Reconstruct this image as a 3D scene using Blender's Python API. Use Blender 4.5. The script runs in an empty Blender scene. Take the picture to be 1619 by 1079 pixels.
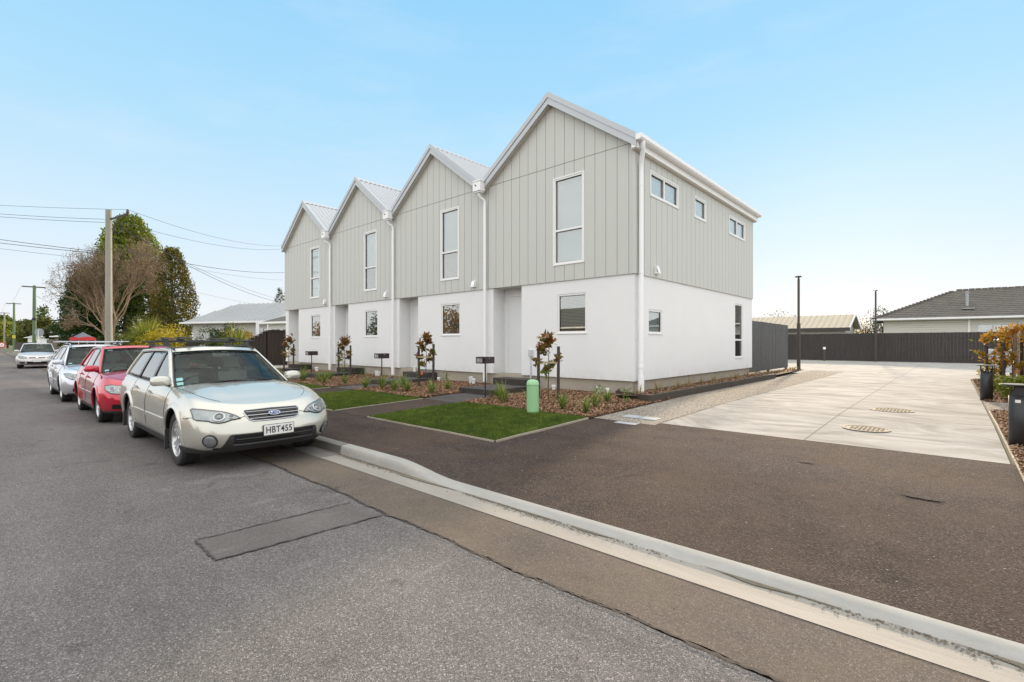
import bpy, bmesh, math, random
import numpy as np
from mathutils import Vector, Matrix
R=math.radians; sin,cos,pi=math.sin,math.cos,math.pi
random.seed(7); rng=np.random.default_rng(11)
SC=bpy.context.scene; COL=SC.collection
# ---------------------------------------------------------------- camera
CH=1.45; CF=768.0; CA=R(42.3)
cam=bpy.data.cameras.new('camera'); camo=bpy.data.objects.new('camera',cam); COL.objects.link(camo)
cam.sensor_width=36; cam.lens=CF/1619*36; cam.shift_y=3.5/1619
cam.clip_start=.05; cam.clip_end=3000
camo.location=(0,0,CH); camo.rotation_euler=(R(90),0,CA); SC.camera=camo
# ---------------------------------------------------------------- sky, sun, exposure
SUN_EL=R(14); SUN_AZ=R(-8)          # clockwise from +Y
w=bpy.data.worlds.new('World'); SC.world=w; w.use_nodes=True
nt=w.node_tree; nt.nodes.clear(); L_=nt.links.new
def wn(t,**kw):
    n=nt.nodes.new('ShaderNode'+t)
    for k,v in kw.items(): setattr(n,k,v)
    return n
def wm(op,a,b=0.0,clamp=False):
    n=wn('Math',operation=op,use_clamp=clamp)
    for i,v in ((0,a),(1,b)):
        if isinstance(v,bpy.types.NodeSocket): L_(v,n.inputs[i])
        else: n.inputs[i].default_value=v
    return n.outputs[0]
sky=wn('TexSky'); sky.sky_type='NISHITA'; sky.sun_disc=False
sky.sun_elevation=SUN_EL; sky.sun_rotation=SUN_AZ; sky.altitude=0; sky.air_density=1.0; sky.dust_density=0.5; sky.ozone_density=1.6
tc=wn('TexCoord'); sx_=wn('SeparateXYZ'); L_(tc.outputs['Generated'],sx_.inputs[0])
cr=wn('ValToRGB'); L_(wm('MAXIMUM',sx_.outputs[2],0.0),cr.inputs[0]); e=cr.color_ramp.elements
KX=0.50
stops=[(0,(.90,.90,.92)),(.07,(.85,.90,.95)),(.20,(.66,.84,.97)),(.38,(.44,.745,.97)),(.58,(.32,.66,.96)),(1,(.30,.58,.88))]
while len(e)<len(stops): e.new(.5)
for q,(p,c) in zip(e,stops): q.position=p; q.color=tuple(x*KX for x in c)+(1,)
mp=wn('Mapping'); mp.inputs['Scale'].default_value=(1.6,1.6,7); L_(tc.outputs['Generated'],mp.inputs[0])
cn=wn('TexNoise'); cn.inputs['Scale'].default_value=1.7; cn.inputs['Detail'].default_value=6; cn.inputs['Roughness'].default_value=.6; L_(mp.outputs[0],cn.inputs[0])
cf=wm('MULTIPLY',wm('SUBTRACT',cn.outputs['Fac'],.50,True),.75,True)
mx=wn('Mix',data_type='RGBA'); L_(cf,mx.inputs[0]); L_(cr.outputs[0],mx.inputs[6]); mx.inputs[7].default_value=(.90*KX,.92*KX,.95*KX,1)
# brightness added to unseen sky overhead, across the street and rightward, to light walls
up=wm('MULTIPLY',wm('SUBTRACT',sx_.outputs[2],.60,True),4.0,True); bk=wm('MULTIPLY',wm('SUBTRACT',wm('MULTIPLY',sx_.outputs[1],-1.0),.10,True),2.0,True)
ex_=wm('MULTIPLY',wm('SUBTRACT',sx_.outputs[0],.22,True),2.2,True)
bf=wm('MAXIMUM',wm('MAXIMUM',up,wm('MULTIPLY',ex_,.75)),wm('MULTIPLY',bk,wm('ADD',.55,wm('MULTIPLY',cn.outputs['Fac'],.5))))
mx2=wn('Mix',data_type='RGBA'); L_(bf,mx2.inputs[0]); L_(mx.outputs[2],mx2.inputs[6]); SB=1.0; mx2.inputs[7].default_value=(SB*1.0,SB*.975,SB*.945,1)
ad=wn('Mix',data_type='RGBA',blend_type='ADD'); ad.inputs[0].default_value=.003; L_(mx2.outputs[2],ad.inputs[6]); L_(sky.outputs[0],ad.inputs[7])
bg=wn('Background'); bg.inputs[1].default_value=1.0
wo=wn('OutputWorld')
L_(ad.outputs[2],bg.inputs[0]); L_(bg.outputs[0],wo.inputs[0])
sl=bpy.data.lights.new('sun','SUN'); sl.energy=2.9; sl.angle=R(2.0); sl.color=(1,.79,.57)
so=bpy.data.objects.new('sun',sl); COL.objects.link(so)
sv=Vector((sin(SUN_AZ)*cos(SUN_EL),cos(SUN_AZ)*cos(SUN_EL),sin(SUN_EL)))
so.rotation_euler=(-sv).to_track_quat('-Z','Y').to_euler(); so.location=(0,0,30)
SC.view_settings.view_transform='Standard'; SC.view_settings.look='None'; SC.view_settings.gamma=1
SC.view_settings.use_curve_mapping=False; SC.view_settings.exposure=1.0
SC.render.engine='CYCLES'
# ---------------------------------------------------------------- pixel -> place helpers (survey of the photograph)
def ray(u):
    t=(u-809.5)/CF; return (-sin(CA)+t*cos(CA), cos(CA)+t*sin(CA))
def onY(u,v,Y):
    x,y=ray(u); d=Y/y; return Vector((x*d,Y,CH+(543-v)*d/CF))
def onD(u,v,d):
    x,y=ray(u); return Vector((x*d,y*d,CH+(543-v)*d/CF))
# ---------------------------------------------------------------- object helpers
def tag(o,label=None,cat=None,group=None,kind=None):
    if label: o['label']=label
    if cat: o['category']=cat
    if group: o['group']=group
    if kind: o['kind']=kind
    return o
def empty(name,loc,rz=0,label=None,cat=None,group=None,scale=1):
    o=bpy.data.objects.new(name,None); COL.objects.link(o); o.location=loc; o.rotation_euler=(0,0,rz)
    o.scale=(scale,)*3; o.empty_display_size=.1
    return tag(o,label,cat,group)
def copy_tree(o,parent=None):
    c=o.copy(); COL.objects.link(c); c.parent=parent
    for ch in [q for q in COL.objects if q.parent==o]: copy_tree(ch,c)
    return c
class MB:
    def __init__(s): s.v=[]; s.f=[]; s.m=[]
    def add(s,vs,fs,mi=0):
        b=len(s.v); s.v+= [tuple(p) for p in vs]
        for f in fs: s.f.append(tuple(b+i for i in f)); s.m.append(mi)
    def quad(s,a,b,c,d,mi=0): s.add([a,b,c,d],[(0,1,2,3)],mi)
    def box(s,x0,x1,y0,y1,z0,z1,mi=0,M=None):
        vs=[(x,y,z) for z in (z0,z1) for y in (y0,y1) for x in (x0,x1)]
        if M is not None: vs=[M@Vector(p) for p in vs]
        s.add(vs,[(0,2,3,1),(4,5,7,6),(0,1,5,4),(2,6,7,3),(0,4,6,2),(1,3,7,5)],mi)
    def tube(s,pts,r,n=8,mi=0,cap=True,flat=1):
        pts=[Vector(p) for p in pts]; rs=r if isinstance(r,(list,tuple)) else [r]*len(pts)
        b=len(s.v); prev=None
        for i,p in enumerate(pts):
            t=(pts[min(i+1,len(pts)-1)]-pts[max(i-1,0)])
            if t.length<1e-9: t=Vector((0,0,1))
            t.normalize()
            if prev is None:
                u=t.cross(Vector((0,0,1)))
                if u.length<.1: u=t.cross(Vector((0,1,0)))
            else: u=prev-t*prev.dot(t)
            u.normalize(); prev=u; w_=t.cross(u)
            for k in range(n):
                a=2*pi*k/n; s.v.append(tuple(p+(u*cos(a)+w_*sin(a)*flat)*rs[i]))
        for i in range(len(pts)-1):
            for k in range(n):
                a=b+i*n+k; c=b+i*n+(k+1)%n; s.f.append((a,c,c+n,a+n)); s.m.append(mi)
        if cap:
            s.f.append(tuple(b+k for k in reversed(range(n)))); s.m.append(mi)
            e=b+(len(pts)-1)*n; s.f.append(tuple(e+k for k in range(n))); s.m.append(mi)
    def loop(s,pts,r,n=6,mi=0):     # closed tube
        pts=[Vector(p) for p in pts]; N=len(pts); b=len(s.v)
        for i in range(N):
            t=(pts[(i+1)%N]-pts[i-1]).normalized(); u=t.cross(Vector((0,0,1)))
            if u.length<.1: u=t.cross(Vector((1,0,0)))
            u.normalize(); w_=t.cross(u)
            for k in range(n):
                a=2*pi*k/n; s.v.append(tuple(pts[i]+(u*cos(a)+w_*sin(a))*r))
        for i in range(N):
            for k in range(n):
                a=b+i*n; c=b+((i+1)%N)*n; s.f.append((a+k,a+(k+1)%n,c+(k+1)%n,c+k)); s.m.append(mi)
    def lathe(s,prof,M=None,n=32,mi=0,close=False):   # prof: (radius, height) along local z
        b=len(s.v)
        for r,h in prof:
            for k in range(n):
                a=2*pi*k/n; p=Vector((r*cos(a),r*sin(a),h)); s.v.append(tuple(M@p if M is not None else p))
        L=len(prof)
        for i in range(L if close else L-1):
            for k in range(n):
                a=b+i*n; c=b+((i+1)%L)*n; s.f.append((a+k,a+(k+1)%n,c+(k+1)%n,c+k)); s.m.append(mi)
    def disc(s,r,M,n=24,mi=0,z=0):
        s.add([M@Vector((r*cos(2*pi*k/n),r*sin(2*pi*k/n),z)) for k in range(n)],[tuple(range(n))],mi)
    def grid(s,P,mi=0,flip=False):   # P[i][j] points
        b=len(s.v); n=len(P[0])
        for row in P: s.v+=[tuple(p) for p in row]
        for i in range(len(P)-1):
            for j in range(n-1):
                q=(b+i*n+j,b+i*n+j+1,b+(i+1)*n+j+1,b+(i+1)*n+j)
                s.f.append(q[::-1] if flip else q); s.m.append(mi)
    def prism(s,poly,z0,z1,M=None,mi=0):   # poly xy, extruded in z
        n=len(poly); vs=[Vector((x,y,z0)) for x,y in poly]+[Vector((x,y,z1)) for x,y in poly]
        if M is not None: vs=[M@p for p in vs]
        s.add(vs,[tuple(reversed(range(n))),tuple(range(n,2*n))]+[(i,(i+1)%n,n+(i+1)%n,n+i) for i in range(n)],mi)
    def build(s,name,mats,parent=None,smooth=False,bevel=0,seg=2,weld=False,ang=35,solid=0):
        me=bpy.data.meshes.new(name); me.from_pydata(s.v,[],s.f); 
        for m in (mats if isinstance(mats,(list,tuple)) else [mats]): me.materials.append(m)
        me.polygons.foreach_set('material_index',s.m)
        bm=bmesh.new(); bm.from_mesh(me)
        if weld: bmesh.ops.remove_doubles(bm,verts=bm.verts,dist=1e-5)
        bmesh.ops.recalc_face_normals(bm,faces=bm.faces)
        bm.to_mesh(me); bm.free()
        if smooth:
            me.polygons.foreach_set('use_smooth',[True]*len(me.polygons))
            try: me.set_sharp_from_angle(angle=R(ang))
            except Exception: pass
        me.update()
        o=bpy.data.objects.new(name,me); COL.objects.link(o)
        if parent: o.parent=parent
        if solid:
            md=o.modifiers.new('s','SOLIDIFY'); md.thickness=solid; md.offset=-1
        if bevel:
            md=o.modifiers.new('b','BEVEL'); md.width=bevel; md.segments=seg; md.limit_method='ANGLE'; md.angle_limit=R(30)
        return o
def npmesh(name,V,nper,mat,parent=None,var=None,smooth=False):
    """V: (N,nper,3) separate polygons"""
    N=len(V); me=bpy.data.meshes.new(name); me.vertices.add(N*nper); me.vertices.foreach_set('co',np.ascontiguousarray(V,dtype=np.float32).ravel())
    me.loops.add(N*nper); me.loops.foreach_set('vertex_index',np.arange(N*nper,dtype=np.int32))
    me.polygons.add(N); me.polygons.foreach_set('loop_start',np.arange(0,N*nper,nper,dtype=np.int32))
    try: me.polygons.foreach_set('loop_total',np.full(N,nper,dtype=np.int32))
    except Exception: pass
    me.materials.append(mat); me.update(calc_edges=True)
    at=me.attributes.new('var','FLOAT','FACE'); at.data.foreach_set('value',(rng.random(N) if var is None else np.asarray(var)).astype(np.float32))
    o=bpy.data.objects.new(name,me); COL.objects.link(o)
    if parent: o.parent=parent
    return o
# ---------------------------------------------------------------- material helpers
class NT:
    def __init__(s,name):
        s.mat=bpy.data.materials.new(name); s.mat.use_nodes=True; s.t=s.mat.node_tree; s.t.nodes.clear()
        s.out=s.t.nodes.new('ShaderNodeOutputMaterial')
    def n(s,typ,ins={},**kw):
        nd=s.t.nodes.new('ShaderNode'+typ)
        for k,v in kw.items(): setattr(nd,k,v)
        for k,v in ins.items():
            if isinstance(v,bpy.types.NodeSocket): s.t.links.new(v,nd.inputs[k])
            else: nd.inputs[k].default_value=v
        return nd
    def noise(s,scale,detail=4,rough=.55,vec=None,dist=0):
        return s.n('TexNoise',dict(Scale=scale,Detail=detail,Roughness=rough,Distortion=dist,**({'Vector':vec} if vec else {}))).outputs['Fac']
    def ramp(s,fac,stops,interp='LINEAR'):
        nd=s.n('ValToRGB',{'Fac':fac}); cr=nd.color_ramp; cr.interpolation=interp
        while len(cr.elements)<len(stops): cr.elements.new(.5)
        for e,(p,c) in zip(cr.elements,stops):
            e.position=p; e.color=(c,c,c,1) if isinstance(c,(int,float)) else tuple(c)+(1,)
        return nd.outputs['Color']
    def mix(s,fac,a,b,mode='MIX'):
        nd=s.n('Mix',data_type='RGBA',blend_type=mode); 
        def st(i,v):
            if isinstance(v,bpy.types.NodeSocket): s.t.links.new(v,nd.inputs[i])
            elif isinstance(v,(int,float)): nd.inputs[i].default_value=v if i==0 else (v,v,v,1)
            else: nd.inputs[i].default_value=tuple(v)+(1,)
        st(0,fac); st(6,a); st(7,b); return nd.outputs[2]
    def math(s,op,a,b=0.0):
        nd=s.n('Math',operation=op)
        for i,v in ((0,a),(1,b)):
            if isinstance(v,bpy.types.NodeSocket): s.t.links.new(v,nd.inputs[i])
            else: nd.inputs[i].default_value=v
        return nd.outputs[0]
    def bump(s,h,strength=.3,dist=.01):
        return s.n('Bump',{'Height':h,'Strength':strength,'Distance':dist}).outputs[0]
    def coords(s,scale=(1,1,1)):
        tc=s.n('TexCoord'); mp=s.n('Mapping',{'Vector':tc.outputs['Object'],'Scale':scale}); return mp.outputs[0]
    def world(s,scale=(1,1,1)):
        g=s.n('NewGeometry'); mp=s.n('Mapping',{'Vector':g.outputs['Position'],'Scale':scale}); return mp.outputs[0]
    def bsdf(s,**ins):
        ins={k.replace('_',' '):(tuple(v)+(1,) if isinstance(v,tuple) and len(v)==3 and 'ormal' not in k else v) for k,v in ins.items()}
        b=s.n('BsdfPrincipled',ins); s.t.links.new(b.outputs[0],s.out.inputs[0]); return s.mat
def basic(name,col,rough=.6,metal=0,var=.10,scale=4,bump=0,bscale=60,spec=.5,coat=0,fine=.05,sc=(1,1,1)):
    t=NT(name); vec=t.coords(sc)
    a=t.noise(scale,5,.6,vec); b=t.noise(scale*14,3,.6,vec)
    f=t.math('ADD',t.math('MULTIPLY',t.math('SUBTRACT',a,.5),var*2.4),t.math('MULTIPLY',t.math('SUBTRACT',b,.5),fine*2.4))
    f=t.math('ADD',f,1.0)
    c=t.mix(1,col,t.n('CombineColor',{0:f,1:f,2:f}).outputs[0],'MULTIPLY')
    ins=dict(Base_Color=c,Roughness=rough,Metallic=metal,Specular_IOR_Level=spec)
    if coat: ins['Coat_Weight']=coat; ins['Coat_Roughness']=.03
    if bump: ins['Normal']=t.bump(t.noise(bscale,4,.6,vec),bump,.01)
    return t.bsdf(**ins)
def paint(name,col,metal=.35,rough=.35,fleck=True,coat=1.0):
    t=NT(name); vec=t.coords()
    n1=t.noise(2.2,3,.5,vec); dust=t.ramp(t.noise(6,6,.7,vec),[(.45,0),(.8,1)])
    c=t.mix(t.math('MULTIPLY',dust,.03),tuple(col),(.35,.32,.28))
    ro=t.math('ADD',t.math('MULTIPLY',n1,.02),rough)
    ins=dict(Base_Color=c,Roughness=ro,Metallic=metal,Coat_Weight=coat,Coat_Roughness=.02,Specular_IOR_Level=.5)
    return t.bsdf(**ins)
def leafmat(name,stops,rough=.5,trans=.35):
    t=NT(name); a=t.n('Attribute',attribute_name='var')
    c=t.ramp(a.outputs['Fac'],stops)
    b=t.n('BsdfPrincipled',{'Base Color':c,'Roughness':rough,'Specular IOR Level':.3})
    tr=t.n('BsdfTranslucent',{'Color':c}); mx=t.n('MixShader',{0:trans}); t.t.links.new(b.outputs[0],mx.inputs[1]); t.t.links.new(tr.outputs[0],mx.inputs[2])
    t.t.links.new(mx.outputs[0],t.out.inputs[0]); return t.mat
def glass(name,tint=(.55,.6,.6),refl=.25,rough=.01,fm=1.6):
    t=NT(name); fr=t.math('ADD',.04,t.math('MULTIPLY',.96,t.math('POWER',t.n('LayerWeight',{'Blend':.5}).outputs['Facing'],5.0)))
    f=t.math('MINIMUM',t.math('ADD',t.math('MULTIPLY',fr,fm),refl),.95)
    tr=t.n('BsdfTransparent',{'Color':tuple(tint)+(1,)}); gl=t.n('BsdfGlossy',{'Color':(1,1,1,1),'Roughness':rough})
    mx=t.n('MixShader',{0:f}); t.t.links.new(tr.outputs[0],mx.inputs[1]); t.t.links.new(gl.outputs[0],mx.inputs[2])
    t.t.links.new(mx.outputs[0],t.out.inputs[0]); return t.mat
M={}
def asphalt(name,c0,c1,patchy=.25,tint=None,stone=140,bump=.6):
    t=NT(name); vec=t.world()
    vo=t.n('TexVoronoi',{'Vector':vec,'Scale':stone}); sp=t.ramp(vo.outputs['Color'],[(0,0),(1,1)])
    bw=t.n('RGBToBW',{'Color':vo.outputs['Color']}).outputs[0]
    fine=t.ramp(bw,[(.15,c0),(.55,tuple((a+b)/2 for a,b in zip(c0,c1))),(.9,c1)])
    fine=t.mix(t.ramp(bw,[(.80,0),(.86,.8)]),fine,tuple(min(1,x*1.7) for x in c1))
    big=t.noise(.55,5,.6,vec); mid=t.noise(3.5,6,.65,vec); hi=t.noise(45,4,.7,vec)
    f=t.math('ADD',1-patchy*.9,t.math('MULTIPLY',big,patchy)); f=t.math('ADD',f,t.math('MULTIPLY',t.math('SUBTRACT',mid,.2),patchy*.9)); f=t.math('MULTIPLY',f,t.math('ADD',.55,t.math('MULTIPLY',hi,.85)))
    f=t.math('MULTIPLY',f,t.ramp(t.noise(1.0,4,.55,t.world((.12,1.1,1)),.4),[(.35,.86),(.65,1.10)]))
    c=t.mix(1,fine,t.n('CombineColor',{0:f,1:f,2:f}).outputs[0],'MULTIPLY')
    if tint: c=t.mix(t.ramp(t.noise(.8,6,.7,vec),[(.4,0),(.75,.6)]),c,tint)
    c=t.mix(t.ramp(t.noise(1.9,3,.5,t.world((1,1,1)),.8),[(.66,0),(.72,.38)]),c,tuple(x*.55 for x in c0))
    c=t.mix(t.ramp(t.noise(.9,5,.75,t.world((1.7,.6,1)),1.5),[(.60,0),(.70,.22)]),c,tuple(min(1,x*1.5) for x in c1))
    h=t.math('ADD',vo.outputs['Distance'],t.math('MULTIPLY',hi,.6))
    return t.bsdf(Base_Color=c,Roughness=.95,Specular_IOR_Level=.12,Normal=t.bump(h,bump,.006))
M['asphalt']=asphalt('old_chip_asphalt',(.100,.093,.089),(.235,.217,.207),.36,stone=185)
M['asphalt_new']=asphalt('strip_asphalt',(.095,.080,.070),(.165,.138,.115),.40,(.20,.155,.11),stone=230,bump=.3)
M['asphalt_patch']=asphalt('patch_asphalt',(.098,.088,.084),(.175,.158,.148),.3,(.17,.15,.14),stone=260,bump=.25)
M['footpath']=asphalt('footpath_asphalt',(.030,.025,.024),(.105,.082,.071),.60,(.125,.085,.058),stone=125,bump=.9)
def concrete(name,c,streak=(1,1,1),amt=.25,stain=None,rough=.8,bump=.25):
    t=NT(name); vec=t.world(streak); v2=t.world()
    a=t.noise(.9,6,.65,vec,2.6 if 'driveway' in name else .6)
    if 'driveway' in name: a=t.ramp(a,[(.33,0),(.50,.55),(.66,1)])
    b=t.noise(7,5,.6,vec); h=t.noise(120,3,.6,v2)
    f=t.math('ADD',1-amt,t.math('ADD',t.math('MULTIPLY',a,amt*1.3),t.math('MULTIPLY',b,amt*.5))); f=t.math('ADD',f,t.math('MULTIPLY',t.math('SUBTRACT',h,.5),.15))
    cc=t.mix(1,c,t.n('CombineColor',{0:f,1:f,2:f}).outputs[0],'MULTIPLY')
    if stain: cc=t.mix(t.ramp(t.noise(1.7,7,.7,vec,1.2),[(.5,0),(.72,.55)]),cc,stain)
    return t.bsdf(Base_Color=cc,Roughness=.97 if 'driveway' in name else rough,Specular_IOR_Level=.1 if 'driveway' in name else .3,Normal=t.bump(t.math('ADD',h,b),bump,.006))
M['drive']=concrete('driveway_concrete',(.345,.33,.305),(.55,1.0,1),.46,(.30,.265,.22))
M['kerb']=concrete('kerb_concrete',(.35,.34,.315),(2,4,3),.35,(.32,.29,.25))
M['kerb_old']=concrete('old_kerb_concrete',(.20,.19,.17),(2,4,3),.4,(.11,.10,.085))
M['channel']=concrete('channel_concrete',(.31,.285,.25),(1,5,1),.35,(.27,.24,.19))
M['found']=concrete('foundation_concrete',(.40,.355,.29),(2,2,2),.35,(.28,.25,.2))
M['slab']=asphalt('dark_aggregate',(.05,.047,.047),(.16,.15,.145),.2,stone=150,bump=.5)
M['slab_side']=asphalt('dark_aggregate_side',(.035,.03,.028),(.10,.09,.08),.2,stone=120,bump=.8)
def aggregate():
    t=NT('exposed_aggregate'); vec=t.world()
    vo=t.n('TexVoronoi',{'Vector':vec,'Scale':75.0}); bw=t.n('RGBToBW',{'Color':vo.outputs['Color']}).outputs[0]
    c=t.ramp(bw,[(.1,(.10,.085,.07)),(.4,(.25,.21,.17)),(.65,(.38,.34,.28)),(.9,(.58,.55,.5))])
    c=t.mix(t.ramp(vo.outputs['Distance'],[(.5,0),(.85,.8)]),c,(.10,.09,.08))
    f=t.math('ADD',.75,t.math('MULTIPLY',t.noise(1.5,5,.6,vec),.5)); c=t.mix(1,c,t.n('CombineColor',{0:f,1:f,2:f}).outputs[0],'MULTIPLY')
    h=t.math('SUBTRACT',1.0,vo.outputs['Distance'])
    return t.bsdf(Base_Color=c,Roughness=.95,Specular_IOR_Level=.1,Normal=t.bump(h,.8,.008))
M['aggr']=aggregate()
def stucco():
    t=NT('white_stucco'); vec=t.coords(); a=t.noise(.8,5,.6,vec); b=t.noise(5,5,.65,vec); h=t.noise(60,4,.6,vec)
    z=t.n('SeparateXYZ',{0:vec}).outputs[2]; low=t.ramp(z,[(.60,1),(.86,0)]); dirt=t.math('MULTIPLY',low,t.ramp(t.noise(7,5,.7,t.coords((1,1,.5))),[(.40,0),(.75,.35)]))
    f=t.math('ADD',.965,t.math('ADD',t.math('MULTIPLY',t.math('SUBTRACT',a,.5),.10),t.math('MULTIPLY',t.math('SUBTRACT',b,.5),.05)))
    c=t.mix(1,(.80,.80,.795),t.n('CombineColor',{0:f,1:f,2:f}).outputs[0],'MULTIPLY'); c=t.mix(dirt,c,(.45,.40,.34))
    return t.bsdf(Base_Color=c,Roughness=.88,Normal=t.bump(t.math('ADD',h,t.math('MULTIPLY',b,.5)),.22,.01))
M['stucco']=stucco()
M['clad']=basic('sage_grey_cladding',(.535,.542,.505),.55,var=.02,scale=1.5,bump=.03,bscale=30,fine=.01)
M['groove']=basic('cladding_groove',(.24,.235,.215),.8,var=.05)
M['white']=basic('white_paint',(.86,.86,.86),.4,var=.02,fine=.01)
M['whitemetal']=basic('pale_roof_metal',(.44,.46,.48),.38,metal=.25,var=.04,scale=2,fine=.02)
M['soffit']=basic('soffit_paint',(.62,.58,.52),.6,var=.02)
M['upvc']=basic('white_upvc',(.78,.78,.77),.32,var=.02,fine=.02)
M['black']=basic('black_powdercoat',(.022,.022,.024),.42,var=.1,fine=.05)
M['timber_dark']=basic('dark_sleeper',(.060,.046,.036),.8,var=.3,scale=2,bump=.5,bscale=40,fine=.25,sc=(1,1,6))
M['stake']=basic('stake_timber',(.06,.045,.04),.8,var=.3,scale=3,bump=.4,fine=.2,sc=(4,4,1))
M['glass']=glass('window_glass',(.75,.8,.8),.13)
M['glass_dark']=glass('dark_window_glass',(.5,.52,.52),.14)
M['carglass']=glass('car_glass',(.86,.93,.91),.0,fm=.32)
M['carglass_side']=glass('car_side_glass',(.38,.42,.40),.13,fm=1.0)
M['lampglass']=glass('lamp_cover',(.9,.93,.93),.04)
M['blind']=basic('pale_roller_blind',(.50,.53,.55),.9,var=.02)
M['slat']=basic('venetian_slat',(.34,.33,.29),.6,var=.05)
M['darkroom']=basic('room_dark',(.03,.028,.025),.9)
M['rubber']=basic('tyre_rubber',(.028,.027,.027),.78,var=.2,scale=8,bump=.2,fine=.1)
M['plastic']=basic('black_plastic',(.035,.034,.034),.6,var=.15,fine=.08)
M['trim']=basic('gloss_black_trim',(.012,.012,.013),.2,var=.05)
M['interior']=basic('car_interior',(.10,.095,.09),.85,var=.2)
M['seat']=basic('car_seat',(.22,.21,.20),.9,var=.2)
M['chrome']=basic('chrome',(.85,.86,.88),.10,metal=1,var=.03)
M['alloy']=basic('alloy_silver',(.55,.55,.56),.28,metal=.75,var=.06)
M['darkmetal']=basic('dark_metal',(.08,.075,.07),.6,metal=.6,var=.2)
M['lamp']=basic('lamp_reflector',(.27,.29,.29),.30,metal=.55,var=.45,scale=22,fine=.4)
M['lampdark']=basic('lamp_bezel',(.10,.105,.11),.3,metal=.4,var=.15)
M['plate']=basic('plate_white',(.72,.72,.70),.4,var=.03)
M['ink']=basic('plate_ink',(.012,.012,.012),.5)
M['silt']=basic('sandy_silt',(.16,.135,.10),.95,var=.4,scale=14,fine=.4)
M['crack']=basic('crack_fill',(.062,.050,.042),.95,var=.4,scale=9,fine=.3)
M['red']=basic('red_plastic',(.5,.02,.015),.35)
M['orange']=basic('orange_plastic',(.75,.13,.015),.5)
M['pipe']=basic('pipe_white',(.72,.72,.70),.45,var=.05,scale=9,fine=.04)
def barkm():
    t=NT('bark_chips'); a=t.n('Attribute',attribute_name='var')
    c=t.ramp(a.outputs['Fac'],[(0,(.07,.036,.02)),(.35,(.20,.105,.055)),(.7,(.34,.20,.11)),(1,(.50,.34,.21))])
    return t.bsdf(Base_Color=c,Roughness=.85)
M['bark']=barkm()
M['soil']=basic('bark_soil',(.12,.070,.042),.95,var=.4,scale=12,bump=1,bscale=80,fine=.4)
M['grass']=leafmat('lawn_blades',[(0,(.034,.064,.009)),(.5,(.115,.17,.022)),(.85,(.24,.29,.045)),(1,(.38,.36,.12))],.6,.3)
M['turf']=basic('turf_base',(.045,.070,.015),.95,var=.35,scale=6,fine=.3,bump=.6)
M['ground']=basic('ground_far',(.11,.115,.06),.95,var=.35,scale=.35,fine=.25)
# ================================================================= GROUND
def sstep(a,b,x):
    t=min(1,max(0,(x-a)/(b-a))); return t*t*(3-2*t)
def kerbh(X): return .12-.085*sstep(-4.75,-3.75,X)
def base(Y):
    if Y<4.57: return .12+(Y-3.33)*.026
    if Y<6.6: return .152+(Y-4.57)*.024
    return min(.26,.201+(Y-6.6)*.018)
def gz(X,Y):
    if Y<3.33: return 0.0
    return base(Y)+(kerbh(X)-.12)*max(0,1-(Y-3.33)/1.6)
def drape(name,p,off,mat,nx=12,ny=12,kind='structure',smooth=True):
    """p: four corners (x0y0, x1y0, x1y1, x0y1)"""
    m=MB(); rows=[]
    ys=[j/ny for j in range(ny+1)]
    for v in ys:
        row=[]
        for i in range(nx+1):
            u=i/nx; X=(p[0][0]*(1-u)+p[1][0]*u)*(1-v)+(p[3][0]*(1-u)+p[2][0]*u)*v; Y=(p[0][1]*(1-u)+p[1][1]*u)*(1-v)+(p[3][1]*(1-u)+p[2][1]*u)*v
            row.append((X,Y,gz(X,max(Y,3.331))+off))
        rows.append(row)
    m.grid(rows); return tag(m.build(name,mat,smooth=smooth),kind=kind)
def rect(x0,x1,y0,y1): return [(x0,y0),(x1,y0),(x1,y1),(x0,y1)]
# one big ground sheet under everything
m=MB(); ys=[-400,-60,-12,3.2,3.34,4.57,6.6,9.9,40,120,900]; xs=[-900,-200,-60,-30,-5,1,6,60,500]
m.grid([[ (x,y,(-.06 if y<3.3 else .0 if y<4.6 else base(y)-.03) if -12<x<9 or y>4.6 else (-.06 if y<3.3 else base(y)-.03)) for x in xs] for y in ys]); tag(m.build('ground',M['ground']),kind='structure')
# road: old chip seal up to a wavy seam, newer strip, concrete channel
seam=lambda X: 2.33+.028*sin(X*.9)+.012*sin(X*4.1+1)+.008*sin(X*13)
sx=[-12+.1*i for i in range(0,150)]
m=MB(); m.grid([[(x,-9,0) for x in [-300]+sx+[80]],[(x,seam(x),0) for x in [-300]+sx+[80]]]); tag(m.build('road',M['asphalt']),kind='structure')
m=MB(); m.grid([[(x,seam(x)+.012+.008*abs(sin(x*9)),.004) for x in [-300]+sx+[80]],[(x,2.905,.004) for x in [-300]+sx+[80]]]); tag(m.build('road_edge_strip',M['asphalt_new']),kind='structure')
m=MB(); m.grid([[(x,seam(x)-.02,-.012) for x in [-300]+sx+[80]],[(x,2.42+.02,-.012) for x in [-300]+sx+[80]]]); tag(m.build('road_joint',M['crack']),kind='structure')
def crack(name,pts,wd,mat,z):
    m=MB(); P=[]
    for i in range(len(pts)-1):
        a,b=Vector(pts[i]),Vector(pts[i+1]); n=max(2,int((b-a).length/.03))
        for k in range(n): P.append(a.lerp(b,k/n))
    P.append(Vector(pts[-1])); L=[];Rr=[]
    for i,p in enumerate(P):
        t=(P[min(i+1,len(P)-1)]-P[max(i-1,0)]).normalized(); nn=Vector((-t.y,t.x)); j=random.uniform(-.008,.008); ww=wd*random.uniform(.4,1.3)
        q=p+nn*j; L.append((q.x+nn.x*ww,q.y+nn.y*ww,z)); Rr.append((q.x-nn.x*ww,q.y-nn.y*ww,z))
    m.grid([L,Rr]); return tag(m.build(name,mat),kind='structure')
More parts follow.
